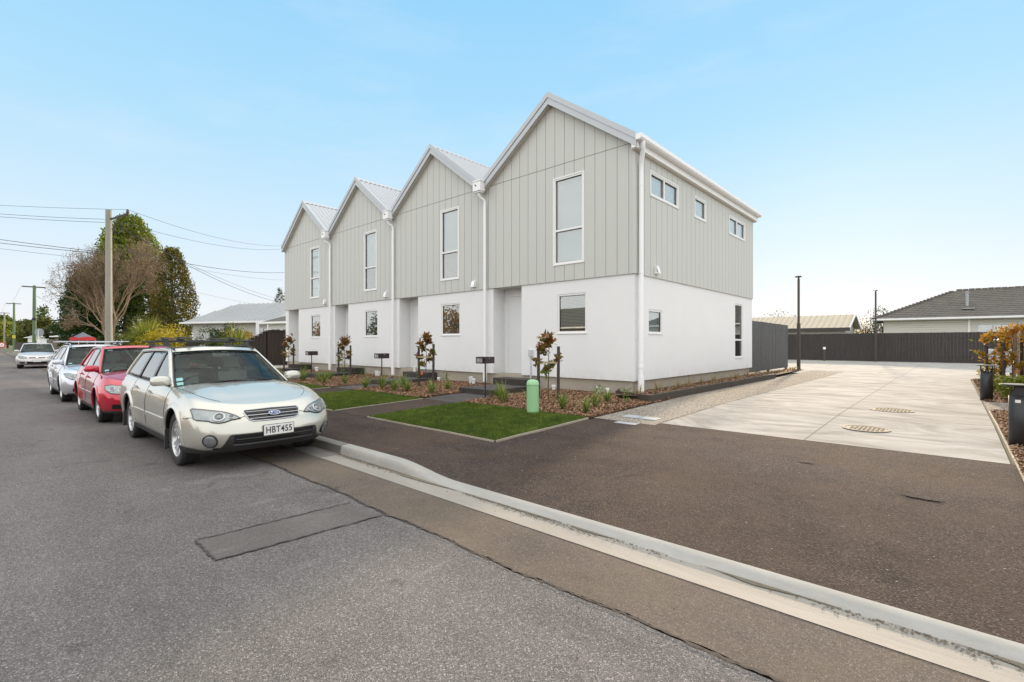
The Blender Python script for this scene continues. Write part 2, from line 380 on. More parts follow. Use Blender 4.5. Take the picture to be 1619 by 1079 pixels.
m=MB(); m.grid([[(-4.11,1.07,.004),(-3.63,1.06,.004)],[(-4.09,1.7,.004),(-3.6,1.7,.004)],[(-4.05,2.26,.004),(-3.56,2.28,.004)]]); tag(m.build('road_patch',M['asphalt_patch']),kind='structure')
crack('road_patch_joint',[(-3.55,2.3),(-3.63,1.06),(-4.11,1.07),(-4.05,2.27)],.009,M['crack'],.0085)
crack('road_seam_crack',[(x*.25-9,seam(x*.25-9)) for x in range(0,48)],.010,M['crack'],.0088)
# channel (flat white concrete) and kerb
xs=[-5.92+.2*i for i in range(0,80)]
m=MB(); m.grid([[(x,2.9,.008) for x in xs],[(x,3.0,.004) for x in xs],[(x,3.18,.006) for x in xs]]); tag(m.build('channel',M['channel']),kind='structure')
m=MB(); m.grid([[(x,2.9,.006),(x,3.18,.006)] for x in (-200,-60,-5.925)]); tag(m.build('channel_old',M['kerb_old']),kind='structure')
def kerb(name,xs,mat,yo=0):
    m=MB(); rows=[]
    for x in xs:
        h=kerbh(x); r=.03
        rows.append([(x,3.165-yo-.04*(1-h/.12),-.01),(x,3.175-yo-.02*(1-h/.12),max(.01,h*.55)),(x,3.185,h-.012),(x,3.205,h),(x,3.300,h+.003),(x,3.305,h-.05)])
    m.grid(rows); m.add([rows[0][i] for i in range(6)],[tuple(range(6))]); m.add([rows[-1][i] for i in range(6)],[tuple(range(6))])
    return tag(m.build(name,mat,smooth=True,ang=50),kind='structure')
kerb('kerb',[-5.9+.1*i for i in range(0,160)],M['kerb'])
kerb('kerb_old',[-200,-60,-20,-12,-8,-5.915],M['kerb_old'],-.02)
# silt along the kerb foot
m=MB()
for i in range(4200):
    x=random.uniform(-5.9,3); 
    dens=(.5+.5*sin(x*2.3+1))*(1 if x<-2 else .8)
    if random.random()>dens: continue
    y=3.16-abs(random.gauss(0,.035)); s=random.uniform(.003,.010)
    a=random.uniform(0,6.3); m.add([(x+s*cos(a+k*2.1),y+s*sin(a+k*2.1),.009+.003*(k==1)) for k in range(3)]+[(x,y,.009+s*.7)],[(0,1,3),(1,2,3),(2,0,3)])
tag(m.build('silt',M['silt']),kind='stuff',label='brown silt and grit lying along the foot of the pale kerb',cat='grit')
P=[]
for i in range(150):
    x=random.uniform(-6,3); P.append((x,3.13+.03*sin(x*2)+random.uniform(-.02,.02)))
m=MB(); n=120; a=[];b=[]
for i in range(n):
    x=-5.9+i*9/n; wv=.004+.07*max(0,sin(x*1.1+.4)*sin(x*2.7))**1.5+.03*max(0,sin(x*5.3))**3
    a.append((x,3.165,.0125)); b.append((x,3.165-wv-.012*random.random(),.0115))
m.grid([a,b]); tag(m.build('silt_film',M['silt']),kind='structure')
# footpath / crossing asphalt
drape('footpath',rect(-60,-4.419,3.302,4.56),.0,M['footpath'],60,4)
drape('crossing',rect(-4.42,.50,3.302,7.12),.001,M['footpath'],40,24)
drape('crossing_far',rect(.50,14,3.302,4.9),.001,M['footpath'],30,8)
for i,(a,b) in enumerate([(-8.75,-7.55),(-13.15,-12.0+.0),(-17.7,-16.5),(-22.3,-21.1)]):
    pass
PATHS=[(-8.75,-7.62),(-12.85,-11.65),(-17.2,-16.1),(-21.6,-20.5)]
for a,b in PATHS:
    drape('path',[(a,4.56),(b,4.56),(b-.0,6.75),(a-.1,6.75)],.004,M['footpath'],4,8)
    drape('path',[(a-.1,6.75),(b,6.75),(b-.3,8.05),(a-.3,8.05)],.005,M['slab'],4,6)
# lawns + timber mowing edges
LAWNS=[(-7.60,-4.49,4.60,6.80),(-11.62,-8.80,4.60,6.70),(-16.05,-12.95,4.60,6.65),(-20.45,-17.3,4.60,6.65),(-26,-21.7,4.60,6.65)]
for a,b,c,d in LAWNS: drape('lawn_base',rect(a,b,c,d),.012,M['turf'],8,6)
edge=M_edge=basic('lawn_edging',(.36,.31,.24),.85,var=.3,scale=9,fine=.2,bump=.3)
def edging(x0,y0,x1,y1):
    m=MB(); L=math.hypot(x1-x0,y1-y0); n=max(2,int(L/.4)); nx,ny=-(y1-y0)/L*.009,(x1-x0)/L*.009
    A=[];B=[]
    for i in range(n+1):
        u=i/n; x=x0+(x1-x0)*u; y=y0+(y1-y0)*u; z=gz(x,y)+.016+.003*sin(i*1.7); A.append((x+nx,y+ny,z)); B.append((x-nx,y-ny,z))
    dn=lambda p:(p[0],p[1],p[2]-.03)
    m.grid([[dn(p) for p in A],A,B,[dn(p) for p in B]]); return m
for a,b,c,d in LAWNS[:3]:
    m=MB()
    for q in ((a,c-.012,b,c-.012),(b+.012,c,b+.012,d),(a-.012,c,a-.012,d)):
        e=edging(*q); m.add(e.v,e.f)
    tag(m.build('lawn_edge',edge),kind='structure')
def vnoise(x,y,f,seed=3):
    g=np.random.default_rng(seed).random((64,64)); a=(x*.83+y*.56)*f+200; b=(-x*.56+y*.83)*f+200; i=np.floor(a).astype(int); j=np.floor(b).astype(int); u=a-i; v=b-j; u=u*u*(3-2*u); v=v*v*(3-2*v)
    G_=lambda p,q: g[p%64,q%64]
    return (G_(i,j)*(1-u)+G_(i+1,j)*u)*(1-v)+(G_(i,j+1)*(1-u)+G_(i+1,j+1)*u)*v
def blades(rects,dens,h0,h1,name,mat):
    allv=[];var=[]
    for a,b,c,d in rects:
        n=int((b-a)*(d-c)*dens); x=rng.uniform(a,b,n); y=rng.uniform(c,d,n)
        z=np.array([gz(p,q) for p,q in zip(x,y)])+.010; h=rng.uniform(h0,h1,n)*(.8+.4*vnoise(x,y,3.1,5))*rng.uniform(.7,1.3,n); th=rng.uniform(0,2*pi,n); wv=rng.uniform(.0016,.0032,n)
        lx=rng.normal(0,.35,n)*h; ly=rng.normal(0,.35,n)*h; dx=np.cos(th)*wv; dy=np.sin(th)*wv
        V=np.stack([np.stack([x-dx,y-dy,z],1),np.stack([x+dx,y+dy,z],1),np.stack([x+lx,y+ly,z+h],1)],1); allv.append(V)
        patch=vnoise(x,y,1.3,9)
        var.append(np.clip(rng.normal(.25,.20,n)+.30*patch+.30*(vnoise(x,y,7.3,11)-.5)+.25*(vnoise(x,y,17.,12)-.5)+(rng.random(n)<.015)*.5,0,1))
    return npmesh(name,np.concatenate(allv),3,mat,None,np.concatenate(var))
tag(blades(LAWNS[:2],14000,.022,.042,'lawn_grass',M['grass']),label='short dark green lawn grass in front of the townhouses',cat='grass',kind='stuff')
tag(blades(LAWNS[2:],5000,.03,.045,'lawn_grass',M['grass']),label='short green lawn strips further along the row',cat='grass',kind='stuff')
# bark beds
BEDS=[(-7.62,-4.44,6.80,9.86),(-11.9,-8.93,6.70,9.86),(-16.35,-13.0,6.65,9.86),(-20.75,-17.4,6.65,9.86),(-23.5,-21.8,6.65,9.86)]
for a,b,c,d in BEDS: drape('bark_bed',rect(a,b,c,d),.014,M['soil'],6,8)
for a,b in PATHS: drape('bark_bed',rect(a-.35,b+.1,8.0,9.86),.002,M['soil'],3,6)
for r_ in (rect(.46,1.5,5.9,11.9),rect(.43,1.5,13.66,22)): drape('bark_bed',r_,.012,M['soil'],4,10)
def chips(rects,dens,name,label):
    V=[];var=[]
    for a,b,c,d in rects:
        n=int((b-a)*(d-c)*dens); x=rng.uniform(a,b,n); y=rng.uniform(c,d,n); z=np.array([gz(p,q) for p,q in zip(x,y)])+.018+rng.uniform(0,.03,n)
        L=rng.uniform(.012,.035,n); W=rng.uniform(.005,.013,n); th=rng.uniform(0,2*pi,n); ti=rng.normal(0,.35,n); t2=rng.normal(0,.4,n)
        ux=np.stack([np.cos(th)*np.cos(ti),np.sin(th)*np.cos(ti),np.sin(ti)],1)*L[:,None]; uy=np.stack([-np.sin(th)*np.cos(t2),np.cos(th)*np.cos(t2),np.sin(t2)],1)*W[:,None]
        c0=np.stack([x,y,z],1); V.append(np.stack([c0-ux-uy*.6,c0+ux*.8-uy,c0+ux+uy*.7,c0-ux*.9+uy],1)); var.append(np.clip(rng.normal(.48,.27,n),0,1))
    return tag(npmesh(name,np.concatenate(V),4,M['bark'],None,np.concatenate(var)),label=label,cat='bark mulch',kind='stuff')
chips(BEDS[:2],2600,'bark_mulch','brown bark mulch in the garden beds of the two nearest townhouses')
chips(BEDS[2:],1100,'bark_mulch','brown bark mulch in the garden beds of the far townhouses')
chips([(.48,1.5,6.2,11.88)],2600,'bark_mulch','bark mulch in the narrow strip right of the driveway')
chips([(.45,1.5,13.68,21.9)],1000,'bark_mulch','bark mulch round the far bollard light and in the side planter')
# driveway concrete with joints, aggregate strip
DW=[(-3.36,7.10),(.43,7.10),(.40,22.0),(-3.36,22.0)]
drape('driveway',DW,.0,M['drive'],10,20)
drape('driveway_back',rect(-9,9,22.0,39.7),.0,M['drive'],14,8)
joint=basic('joint_line',(.10,.095,.09),.9)
def line(name,x0,y0,x1,y1,wd,off=.003):
    m=MB(); L=math.hypot(x1-x0,y1-y0); n=max(2,int(L/.5)); nx,ny=-(y1-y0)/L*wd/2,(x1-x0)/L*wd/2
    A=[(x0+(x1-x0)*i/n+nx,y0+(y1-y0)*i/n+ny) for i in range(n+1)]; B=[(x0+(x1-x0)*i/n-nx,y0+(y1-y0)*i/n-ny) for i in range(n+1)]
    m.grid([[(x,y,gz(x,y)+off) for x,y in A],[(x,y,gz(x,y)+off) for x,y in B]]); return tag(m.build(name,joint),kind='structure')
line('driveway_joint',-1.42,7.13,-1.44,22,.014)
for y in (9.75,13.3,17.8): line('driveway_joint',-3.33,y,.40,y+.05,.012)
line('driveway_joint',-5.2,22.0,9,22.02,.014); line('driveway_joint',-5.2,30,9,30.0,.014); line('driveway_joint',-1.4,22,-1.4,39,.014)
line('driveway_joint',-3.36,7.105,.43,7.105,.02); line('driveway_joint',-3.365,7.1,-3.365,22.0,.018)
drape('aggregate_path',rect(-4.44,-3.36,6.90,9.1),.003,M['aggr'],5,8)
drape('aggregate_path_side',rect(-4.56,-3.37,9.1,24.4),.003,M['aggr'],5,10)
drape('aggregate_path_right',rect(.43,1.5,11.95,13.62),.014,M['aggr'],4,4)
drape('grass_verge',rect(.50,1.6,4.9,6.2),.008,M['turf'],3,3)
tag(blades([(.52,1.6,4.9,6.6)],9000,.03,.06,'verge_grass',M['grass']),label='small tuft strip of green grass at the right edge of the driveway',cat='grass',kind='stuff')
e=edging(.48,5.0,.45,11.9); tag(e.build('garden_edge',edge),kind='structure')
e=edging(.44,11.92,1.5,11.92); tag(e.build('garden_edge',M['timber_dark']),kind='structure')
# tan concrete drive past the far end of the row
drape('neighbour_driveway',rect(-27.0,-23.55,4.56,16),.006,M['drive'],4,8)
# covers
m=MB(); 
for (x,y,s) in ((-3.75,6.76,.30),): m.box(x-.2,x+.16,y-.05,y+.11,gz(x,y),gz(x,y)+.008)
cover=basic('pale_cover',(.38,.39,.40),.6,var=.12,scale=8,bump=.4)
tag(m.build('service_cover',cover,bevel=.003),label='single pale rectangular service cover set in the dark asphalt edge',cat='service cover')
t=empty('service_cover',(-3.83,7.38,gz(-3.8,7.4)+.004),0,'twin pale service covers side by side in the pebbled path','service cover')
for dx in (-.16,.16):
    m=MB(); m.box(dx-.145,dx+.145,-.13,.13,0,.008); m.box(dx-.12,dx+.12,-.10,.10,.0,.010); m.build('lid',cover,t,bevel=.003)
iron=basic('iron_cover',(.15,.13,.105),.8,metal=.0,var=.3,scale=12,bump=.5)
for (x,y,r,lb) in ((-.92,8.47,.28,'round patterned manhole cover nearest the street in the concrete driveway'),(-.82,10.9,.32,'round patterned manhole cover further up the concrete driveway')):
    z=gz(x,y)+.003; t=empty('manhole_cover',(x,y,z),0,lb,'manhole cover','manhole covers in the driveway')
    m=MB(); m.lathe([(r,0),(r,.006),(r-.03,.008),(r-.035,.002)],n=40); m.build('ring',iron,t)
    m=MB(); m.disc(r-.034,Matrix(),32,z=.003)
    k=0; yy=-r+.06
    while yy<r-.05:
        xx=-r+.05
        while xx<r-.04:
            if xx*xx+yy*yy<(r-.06)**2: m.box(xx,xx+.03,yy,yy+.012,.003,.010)
            xx+=.05
        yy+=.035; 
    m.build('lid',basic('cover_fill',(.25,.215,.16),.85,var=.3,scale=12,bump=.5),t)
m=MB(); m.box(-2.3,-1.7,24.6,24.75,.262,.268); tag(m.build('drain_grate',iron),label='thin dark drain grate in the concrete at the back of the drive',cat='drain grate')
# pebbles / debris / stains on asphalt
def debris(pts,name,label,mat,s0,s1):
    m=MB()
    for x,y in pts:
        s=random.uniform(s0,s1); a=random.uniform(0,6.3); z=gz(x,y)+.002 if y>3.33 else .003
        m.add([(x+s*cos(a+k*1.257),y+s*.7*sin(a+k*1.257),z) for k in range(5)]+[(x,y,z+s*.6)],[(k,(k+1)%5,5) for k in range(5)])
    return tag(m.build(name,mat),label=label,cat='grit',kind='stuff')
debris([(random.uniform(-7,.4),random.uniform(3.4,6.6)) for _ in range(260)]+[(random.uniform(-5,1.5),random.uniform(2.3,3.15)) for _ in range(160)],'grit','pale specks of gravel scattered over the asphalt crossing and channel',basic('pebble',(.40,.37,.33),.8,var=.4),.002,.007)
debris([(random.uniform(-6,1.5),random.uniform(1.2,6.6)) for _ in range(120)],'grit','dark crumbs of asphalt scattered on the crossing and road',M['soil'],.003,.009)
# shallow worn patches on crossing
for (x,y,a,b) in ((-.20,5.25,.16,.05),(-1.15,5.9,.09,.03)):
    m=MB(); n=22; m.add([(x+a*cos(2*pi*k/n)*random.uniform(.6,1.1),y+b*sin(2*pi*k/n)*random.uniform(.6,1.1),gz(x,y+b*sin(2*pi*k/n))+.009) for k in range(n)],[tuple(range(n))]); tag(m.build('crossing_scuff',M['slab_side']),kind='structure')
# ================================================================= TOWNHOUSES
FY=9.8
def wall(mb,T,a0,a1,z0,zt,holes=(),brk=(),groove=None,joints=(),gd=.010,depth=.07,mi=0,gmi=1):
    """T(a,z,n)->point; zt function of a. vertical strips, real V-joint recesses, openings with reveals"""
    xs={a0,a1,*[b for b in brk if a0<b<a1]}
    for h in holes: xs|={h[0],h[1]}
    gs=[]
    if groove:
        g=a0+groove*.55
        while g<a1-.05: gs.append(g); g+=groove
        for g in gs: xs|={g-.0045,g+.0045}
    xs=sorted(x for x in xs if a0-1e-9<=x<=a1+1e-9)
    for a,b in zip(xs,xs[1:]):
        if b-a<1e-6: continue
        mid=(a+b)/2; isg=any(abs(mid-g)<.0045 for g in gs); n=-gd if isg else 0
        ta,tb=zt(a),zt(b)
        cuts=[]; 
        for h in holes:
            if h[0]-1e-9<=mid<=h[1]: cuts.append((h[2],h[3]))
        segs=[]; cur=z0
        for c in sorted(cuts): segs.append((cur,c[0])); cur=c[1]
        segs.append((cur,None))
        for s0,s1 in segs:
            parts=[]; js=[j for j in joints if s0<j-.006 and (s1 is None or j+.006<s1)]
            c0=s0
            for j in js: parts.append((c0,j-.006,n)); parts.append((j-.006,j+.006,-gd)); c0=j+.006
            parts.append((c0,s1,n))
            for p0,p1,nn in parts:
                q0=p1 if p1 is not None else ta; q1=p1 if p1 is not None else tb
                if q0<p0+1e-6 and q1<p0+1e-6: continue
                q0=max(q0,p0); q1=max(q1,p0)
                k=gmi if nn<0 else mi
                mb.quad(T(a,p0,nn),T(b,p0,nn),T(b,q1,nn),T(a,q0,nn),k)
                if isg:
                    mb.quad(T(a,p0,0),T(a,p0,nn),T(a,q0,nn),T(a,q0,0),gmi); mb.quad(T(b,p0,nn),T(b,p0,0),T(b,q1,0),T(b,q1,nn),gmi)
    for h0,h1,k0,k1 in holes:
        for p,q in (((h0,k0),(h1,k0)),((h1,k0),(h1,k1)),((h1,k1),(h0,k1)),((h0,k1),(h0,k0))):
            mb.quad(T(p[0],p[1],0),T(q[0],q[1],0),T(q[0],q[1],-depth),T(p[0],p[1],-depth),mi)
def tbox(mb,T,a0,a1,z0,z1,n0,n1,mi=0):
    c=[T(a,z,n) for n in (n0,n1) for z in (z0,z1) for a in (a0,a1)]
    mb.add(c,[(0,2,3,1),(4,5,7,6),(0,1,5,4),(2,6,7,3),(0,4,6,2),(1,3,7,5)],mi)
def window(par,T,a0,a1,z0,z1,trans=None,mull=None,blind='blind',flange=0,glassm='glass',blind_part=1.0):
    f=MB(); b=.045
    if flange:
        g=.03
        for q in ((a0-g,a1+g,z1-.005,z1+g),(a0-g,a1+g,z0-g,z0+.005),(a0-g,a0+.005,z0+.005,z1-.005),(a1-.005,a1+g,z0+.005,z1-.005)): tbox(f,T,*q,-.02,flange)
    for q in ((a0+.002,a1-.002,z1-b,z1-.002),(a0+.002,a1-.002,z0+.002,z0+b),(a0+.002,a0+b,z0+b,z1-b),(a1-b,a1-.002,z0+b,z1-b)): tbox(f,T,*q,-.068,-.012 if not flange else .006)
    if trans: tbox(f,T,a0+b,a1-b,trans-.028,trans+.028,-.066,-.014 if not flange else .004)
    if mull: tbox(f,T,mull-.028,mull+.028,z0+b,z1-b,-.066,-.014 if not flange else .004)
    if not flange: tbox(f,T,a0-.02,a1+.02,z0-.022,z0+.004,-.03,.022)
    w=f.build('window',M['upvc'],par,bevel=.004)
    # dark rubber bead round the glass, then the pane
    g=MB(); 
    cells=[(a0+b,a1-b,z0+b,z1-b)]
    if trans: cells=[(a0+b,a1-b,z0+b,trans-.028),(a0+b,a1-b,trans+.028,z1-b)]
    if mull: cells=[(a0+b,mull-.028,z0+b,z1-b),(mull+.028,a1-b,z0+b,z1-b)]
    for (p,q,r,s) in cells:
        for c in ((p,q,r,r+.012),(p,q,s-.012,s),(p,p+.012,r+.012,s-.012),(q-.012,q,r+.012,s-.012)): tbox(g,T,*c,-.05,-.030)
    g.build('gasket',M['trim'],w)
    p_=MB()
    for c in cells: tbox(p_,T,c[0]+.001,c[1]-.001,c[2]+.001,c[3]-.001,-.045,-.040)
    p_.build('pane',M[glassm],w)
    s=MB()
    if blind=='slats':
        z=z0+b+.01
        while z<z1-b: tbox(s,T,a0+b,a1-b,z,z+.022,-.105,-.085); z+=.036
        s.build('venetian_blind',M['slat'],w)
    elif blind:
        tbox(s,T,a0+b*.6,a1-b*.6,z1-(z1-z0)*blind_part+b*.6,z1-b*.6,-.10,-.095); s.build('roller_blind',M['blind'],w)
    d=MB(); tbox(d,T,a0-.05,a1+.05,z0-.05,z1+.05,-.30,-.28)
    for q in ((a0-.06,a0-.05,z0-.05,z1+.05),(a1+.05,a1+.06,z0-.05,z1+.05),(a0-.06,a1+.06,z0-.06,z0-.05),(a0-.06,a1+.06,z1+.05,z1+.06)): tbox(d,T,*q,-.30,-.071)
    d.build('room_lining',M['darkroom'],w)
    return w
ZS,ZU,ZE,DEP=.60,3.0,5.98,8.5
UN=[(-9.95,4.70),(-14.50,4.55),(-19.0,4.50),(-23.40,4.40)]
ULAB=['rightmost townhouse with the broad side wall of small windows facing the concrete driveway','second townhouse from the right, between the rightmost one and the third','third townhouse from the right, second from the far end of the row','leftmost townhouse at the far end of the row, next to the dark timber fence']
for ui,(X0,W) in enumerate(UN):
    right=ui==0; left=ui==3
    t=empty('townhouse',(X0,FY,0),0,ULAB[ui],'townhouse','row of gabled townhouses')
    Tf=lambda a,z,n,o=0:(a,-n-o,z)
    up=.035
    AP=W/2+(.07 if right else 0); ZA=7.66; WE=W+(.15 if right else 0)
    gab=lambda a: ZE-.10+(ZA-ZE)*(1-abs(a-AP)/AP) if a<=AP else ZE-.10+(ZA-ZE)*(1-(a-AP)/(WE-AP))
    # lower stucco
    r0,r1,rd=.32,1.38,.47
    m=MB(); wx0,wx1=2.58,3.46
    if right: wx0,wx1=2.58,3.44
    flat=lambda z:(lambda a:z)
    wall(m,Tf,0,r0,ZS,flat(ZU)); wall(m,Tf,r1,W,ZS,flat(ZU),[(wx0,wx1,1.70,2.67)],depth=.075)
    m.quad((r0,0,ZS),(r0,rd,ZS),(r0,rd,ZU),(r0,0,ZU)); m.quad((r1,0,ZS),(r1,rd,ZS),(r1,rd,ZU),(r1,0,ZU)); m.quad((r0,rd,ZS-.05),(r1,rd,ZS-.05),(r1,rd,ZU),(r0,rd,ZU))
    m.quad((0,0,ZS),(0,.06,ZS),(r0,.06,ZS),(r0,0,ZS)); m.quad((r1,0,ZS),(r1,.06,ZS),(W,.06,ZS),(W,0,ZS))
    sideholes_lo=[(.68,1.40,1.68,2.24),(6.72,7.48,.98,2.74)]
    sideholes_up=[(.70,2.22,4.90,5.44),(3.30,4.08,4.90,5.44),(6.05,7.55,4.90,5.44)]
    Ts=lambda a,z,n:(W+n,a,z); Tu=lambda a,z,n:(W+up+n,a,z)
    if right: wall(m,Ts,0,DEP,ZS,flat(ZU),sideholes_lo,depth=.075); m.quad((W,0,ZS),(W-.06,.06,ZS),(W-.06,DEP,ZS),(W,DEP,ZS))
    else: m.quad((W,0,ZS),(W,DEP,ZS),(W,DEP,ZU),(W,0,ZU))
    m.quad((0,0,ZS),(0,DEP,ZS),(0,DEP,ZU),(0,0,ZU)); m.quad((0,DEP,ZS),(W,DEP,ZS),(W,DEP,ZU),(0,DEP,ZU))
    m.build('stucco_wall',[M['stucco'],M['stucco']],t)
    # foundation
    m=MB(); m.box(0.0 if not left else .06,r0,.06,DEP-.06,.1,ZS-.001); m.box(r0,r1,rd+.04,DEP-.06,.1,ZS-.06); m.box(r1,W-(.07 if right else 0),.06,DEP-.06,.1,ZS-.001)
    m.box(r0,r1,.05,rd+.04,.1,ZS-.04)
    m.build('foundation',M['found'],t)
    # upper cladding
    m=MB(); Tg=lambda a,z,n:(a,-up-n,z)
    ux0,ux1=(2.50,3.38) if right else (2.62,3.44)
    e1=W+up if right else W
    wall(m,Tg,-.0 if not left else -up,e1,ZU,gab,[(ux0,ux1,3.42,5.56)],[AP],.295,[5.90],depth=.085)
    if right: wall(m,Tu,-up,DEP,ZU,flat(ZE-.05),sideholes_up,(),.295,[],depth=.085)
    else: m.quad((W,-up,ZU),(W,DEP,ZU),(W,DEP,ZE),(W,-up,ZE))
    m.quad((-.0,-up,ZU),(-.0,DEP,ZU),(-.0,DEP,ZE-.1),(-.0,-up,ZE-.1))
    m.quad((0,-up,ZU),(e1,-up,ZU),(e1,.001,ZU),(0,.001,ZU)); m.quad((r0,0,ZU-.001),(r1,0,ZU-.001),(r1,rd,ZU-.001),(r0,rd,ZU-.001))
    if right: m.quad((W,0,ZU),(W+up,-up,ZU),(W+up,DEP,ZU),(W,DEP,ZU))
    m.add([(0,DEP,ZU),(W,DEP,ZU),(W,DEP,ZE-.1),(AP,DEP,ZA-.1),(0,DEP,ZE-.1)],[(0,1,2,3,4)])
    m.build('cladding_wall',[M['clad'],M['groove']],t)
    # corner trims
    if right:
        m=MB(); m.box(W-.03,W+up+.012,-up-.012,-.005,ZU,ZE-.12); m.build('corner_trim',M['clad'],t)
    # roof: slabs with standing ribs
    m=MB(); y0,y1=-.17,DEP+.15
    th=.05
    P=[(-.0,ZE),(AP,ZA+.04),(WE,ZE-.0)]
    for (xa,za),(xb,zb) in ((P[0],P[1]),(P[1],P[2])):
        m.add([(xa,y0,za),(xb,y0,zb),(xb,y1,zb),(xa,y1,za),(xa,y0,za-th),(xb,y0,zb-th),(xb,y1,zb-th),(xa,y1,za-th)],[(0,1,2,3),(4,7,6,5),(0,4,5,1),(2,6,7,3),(1,5,6,2),(0,3,7,4)])
        dx,dz=xb-xa,zb-za; L=math.hypot(dx,dz); nx,nz=-dz/L*.03,dx/L*.03
        y=y0+.22
        while y<y1-.1:
            vs=[(xa+dx*s+nx*k,y+o,za+dz*s+nz*k) for s in (.012,.988) for (o,k) in ((-.028,0),(-.012,1),(.012,1),(.028,0))]
            m.add(vs,[(0,1,5,4),(1,2,6,5),(2,3,7,6),(0,3,2,1),(4,5,6,7)]); y+=.19
    # ridge cap
    m.add([(AP-.14,y0-.01,ZA-.045),(AP,y0-.01,ZA+.075),(AP+.14,y0-.01,ZA-.045),(AP-.14,y1,ZA-.045),(AP,y1,ZA+.075),(AP+.14,y1,ZA-.045)],[(0,1,4,3),(1,2,5,4),(0,2,1),(3,4,5)])
    rf=m.build('roof',M['whitemetal'],t)
    # barge boards: cap band over fascia band
    m=MB(); sf=MB()
    for (xa,za),(xb,zb) in ((P[0],P[1]),(P[1],P[2])):
        for (o0,o1,ya,yb) in ((.05,-.09,-.215,-.165),(-.09,-.255,-.195,-.160)):
            c=[(xa,ya,za+o0),(xb,ya,zb+o0),(xb,ya,zb+o1),(xa,ya,za+o1)]; d=[(x,yb,z) for x,_,z in c]
            m.add(c+d,[(0,1,2,3),(7,6,5,4),(0,4,5,1),(1,5,6,2),(2,6,7,3),(3,7,4,0)])
        sf.quad((xa,-.16,za-.235),(xb,-.16,zb-.235),(xb,-up,zb-.235),(xa,-up,za-.235))
    m.build('barge_board',M['whitemetal'],t); sf.build('soffit',M['soffit'],t)
    # gutter / rainhead / downpipe
    dp=MB()
    if right:
        g=MB(); gx0,gx1=W+.15,W+.285; gy0,gy1=-.22,DEP+.16
        pr=[(gx0,5.86),(gx1-.03,5.86),(gx1,5.90),(gx1,5.985),(gx1-.012,5.985),(gx1-.012,5.905),(gx1-.035,5.873),(gx0+.012,5.873),(gx0+.012,5.96),(gx0,5.96)]
        n=len(pr); g.add([(x,gy0,z) for x,z in pr]+[(x,gy1,z) for x,z in pr],[(i,(i+1)%n,n+(i+1)%n,n+i) for i in range(n)]); g.add([(x,gy0,z) for x,z in pr[:4]]+[(gx0,gy0,5.985)],[(0,1,2,3,4)]); g.add([(x,gy1,z) for x,z in pr[:4]]+[(gx0,gy1,5.985)],[(0,1,2,3,4)])
        g.build('gutter',M['white'],t)
        g=MB(); g.box(W+up,W+.149,gy0+.03,gy1-.02,5.72,5.90); g.build('fascia',M['white'],t)
        g=MB(); g.box(W+up-.02,W+.10,gy0+.05,gy1-.03,5.70,5.72); g.build('eave_soffit',M['soffit'],t)
        px,py=W+.105,.12
        dp.tube([(W+.22,-.02,5.86),(W+.22,-.02,5.76),(W+.20,.02,5.70),(px+.02,.10,5.46),(px,py,5.38),(px,py,5.2)],.052,14)
        dp.tube([(px,py,5.25),(px,py,.72)],.054,16); dp.tube([(px,py,.95),(px,py,.90)],.064,16); dp.tube([(px,py,.30),(px,py,.72)],.068,16)
        for z in (4.95,3.0,1.05): dp.tube([(px,py,z),(px,py,z+.03)],.060,14)
        dp.build('downpipe',M['white'],t,smooth=True,ang=50)
    if not left:
        g=MB(); g.box(-.15,.15,-.36,-.165,5.74,6.02); g.box(-.165,.165,-.375,-.16,6.0,6.035); g.box(-.12,.12,-.33,-.18,5.70,5.74)
        g.build('rainhead',M['white'],t,bevel=.006)
        g=MB(); g.tube([(-.03,-.385,5.90),(-.03,-.36,5.90)],.02,8); g.build('overflow_spout',M['trim'],t)
        px,py=.08,-.10; dp=MB()
        dp.tube([(px-.08,-.26,5.72),(px-.08,-.26,5.66),(px-.07,-.23,5.59),(px-.01,-.13,5.52),(px,py,5.44),(px,py,5.3)],.042,12)
        dp.tube([(px,py,5.35),(px,py,.62)],.045,12); dp.tube([(px,py,.36),(px,py,.64)],.056,14)
        for z in (4.95,4.0,2.9,1.05): dp.tube([(px,py,z),(px,py,z+.03)],.047,12)
        dp.build('downpipe',M['white'],t,smooth=True,ang=50)
    # windows and door
    window(t,Tf,wx0,wx1,1.70,2.67,blind='slats' if not right else 'slats',glassm='glass')
    window(t,Tg,ux0,ux1,3.42,5.56,trans=4.26,flange=.018,blind='blind' if ui!=2 else 'blind',blind_part=1.0 if ui in(0,3) else .6)
    if right:
        window(t,Ts,*sideholes_lo[0]); window(t,Ts,*sideholes_lo[1],trans=1.56,blind=None,glassm='glass_dark')
        window(t,Tu,*sideholes_up[0],mull=1.44,flange=.018); window(t,Tu,*sideholes_up[1],flange=.018); window(t,Tu,*sideholes_up[2],mull=6.78,flange=.018)
    d=MB(); d0,d1=r0+.10,r1-.06
    for q in ((d0,d0+.05,.60,2.78),(d1-.05,d1,.60,2.78),(d0,d1,2.78,2.83)): d.box(q[0],q[1],rd-.03,rd-.001,q[2],q[3])
    d.build('door_frame',M['upvc'],t,bevel=.004)
    d=MB(); d.box(d0+.055,d1-.055,rd-.022,rd-.002,.60,2.775); 
    for k in range(3): d.box(d0+.17,d1-.17,rd-.024,rd-.022,.75+.68*k,.75+.68*k+.56)
    dd=d.build('door',basic('white_door',(.70,.71,.70),.4,var=.02),t,bevel=.003)
    h=MB(); h.tube([(d1-.11,rd-.06,1.6),(d1-.11,rd-.06,1.75)],.01,8); h.box(d1-.12,d1-.10,rd-.06,rd-.022,1.60,1.62); h.build('handle',M['chrome'],dd)
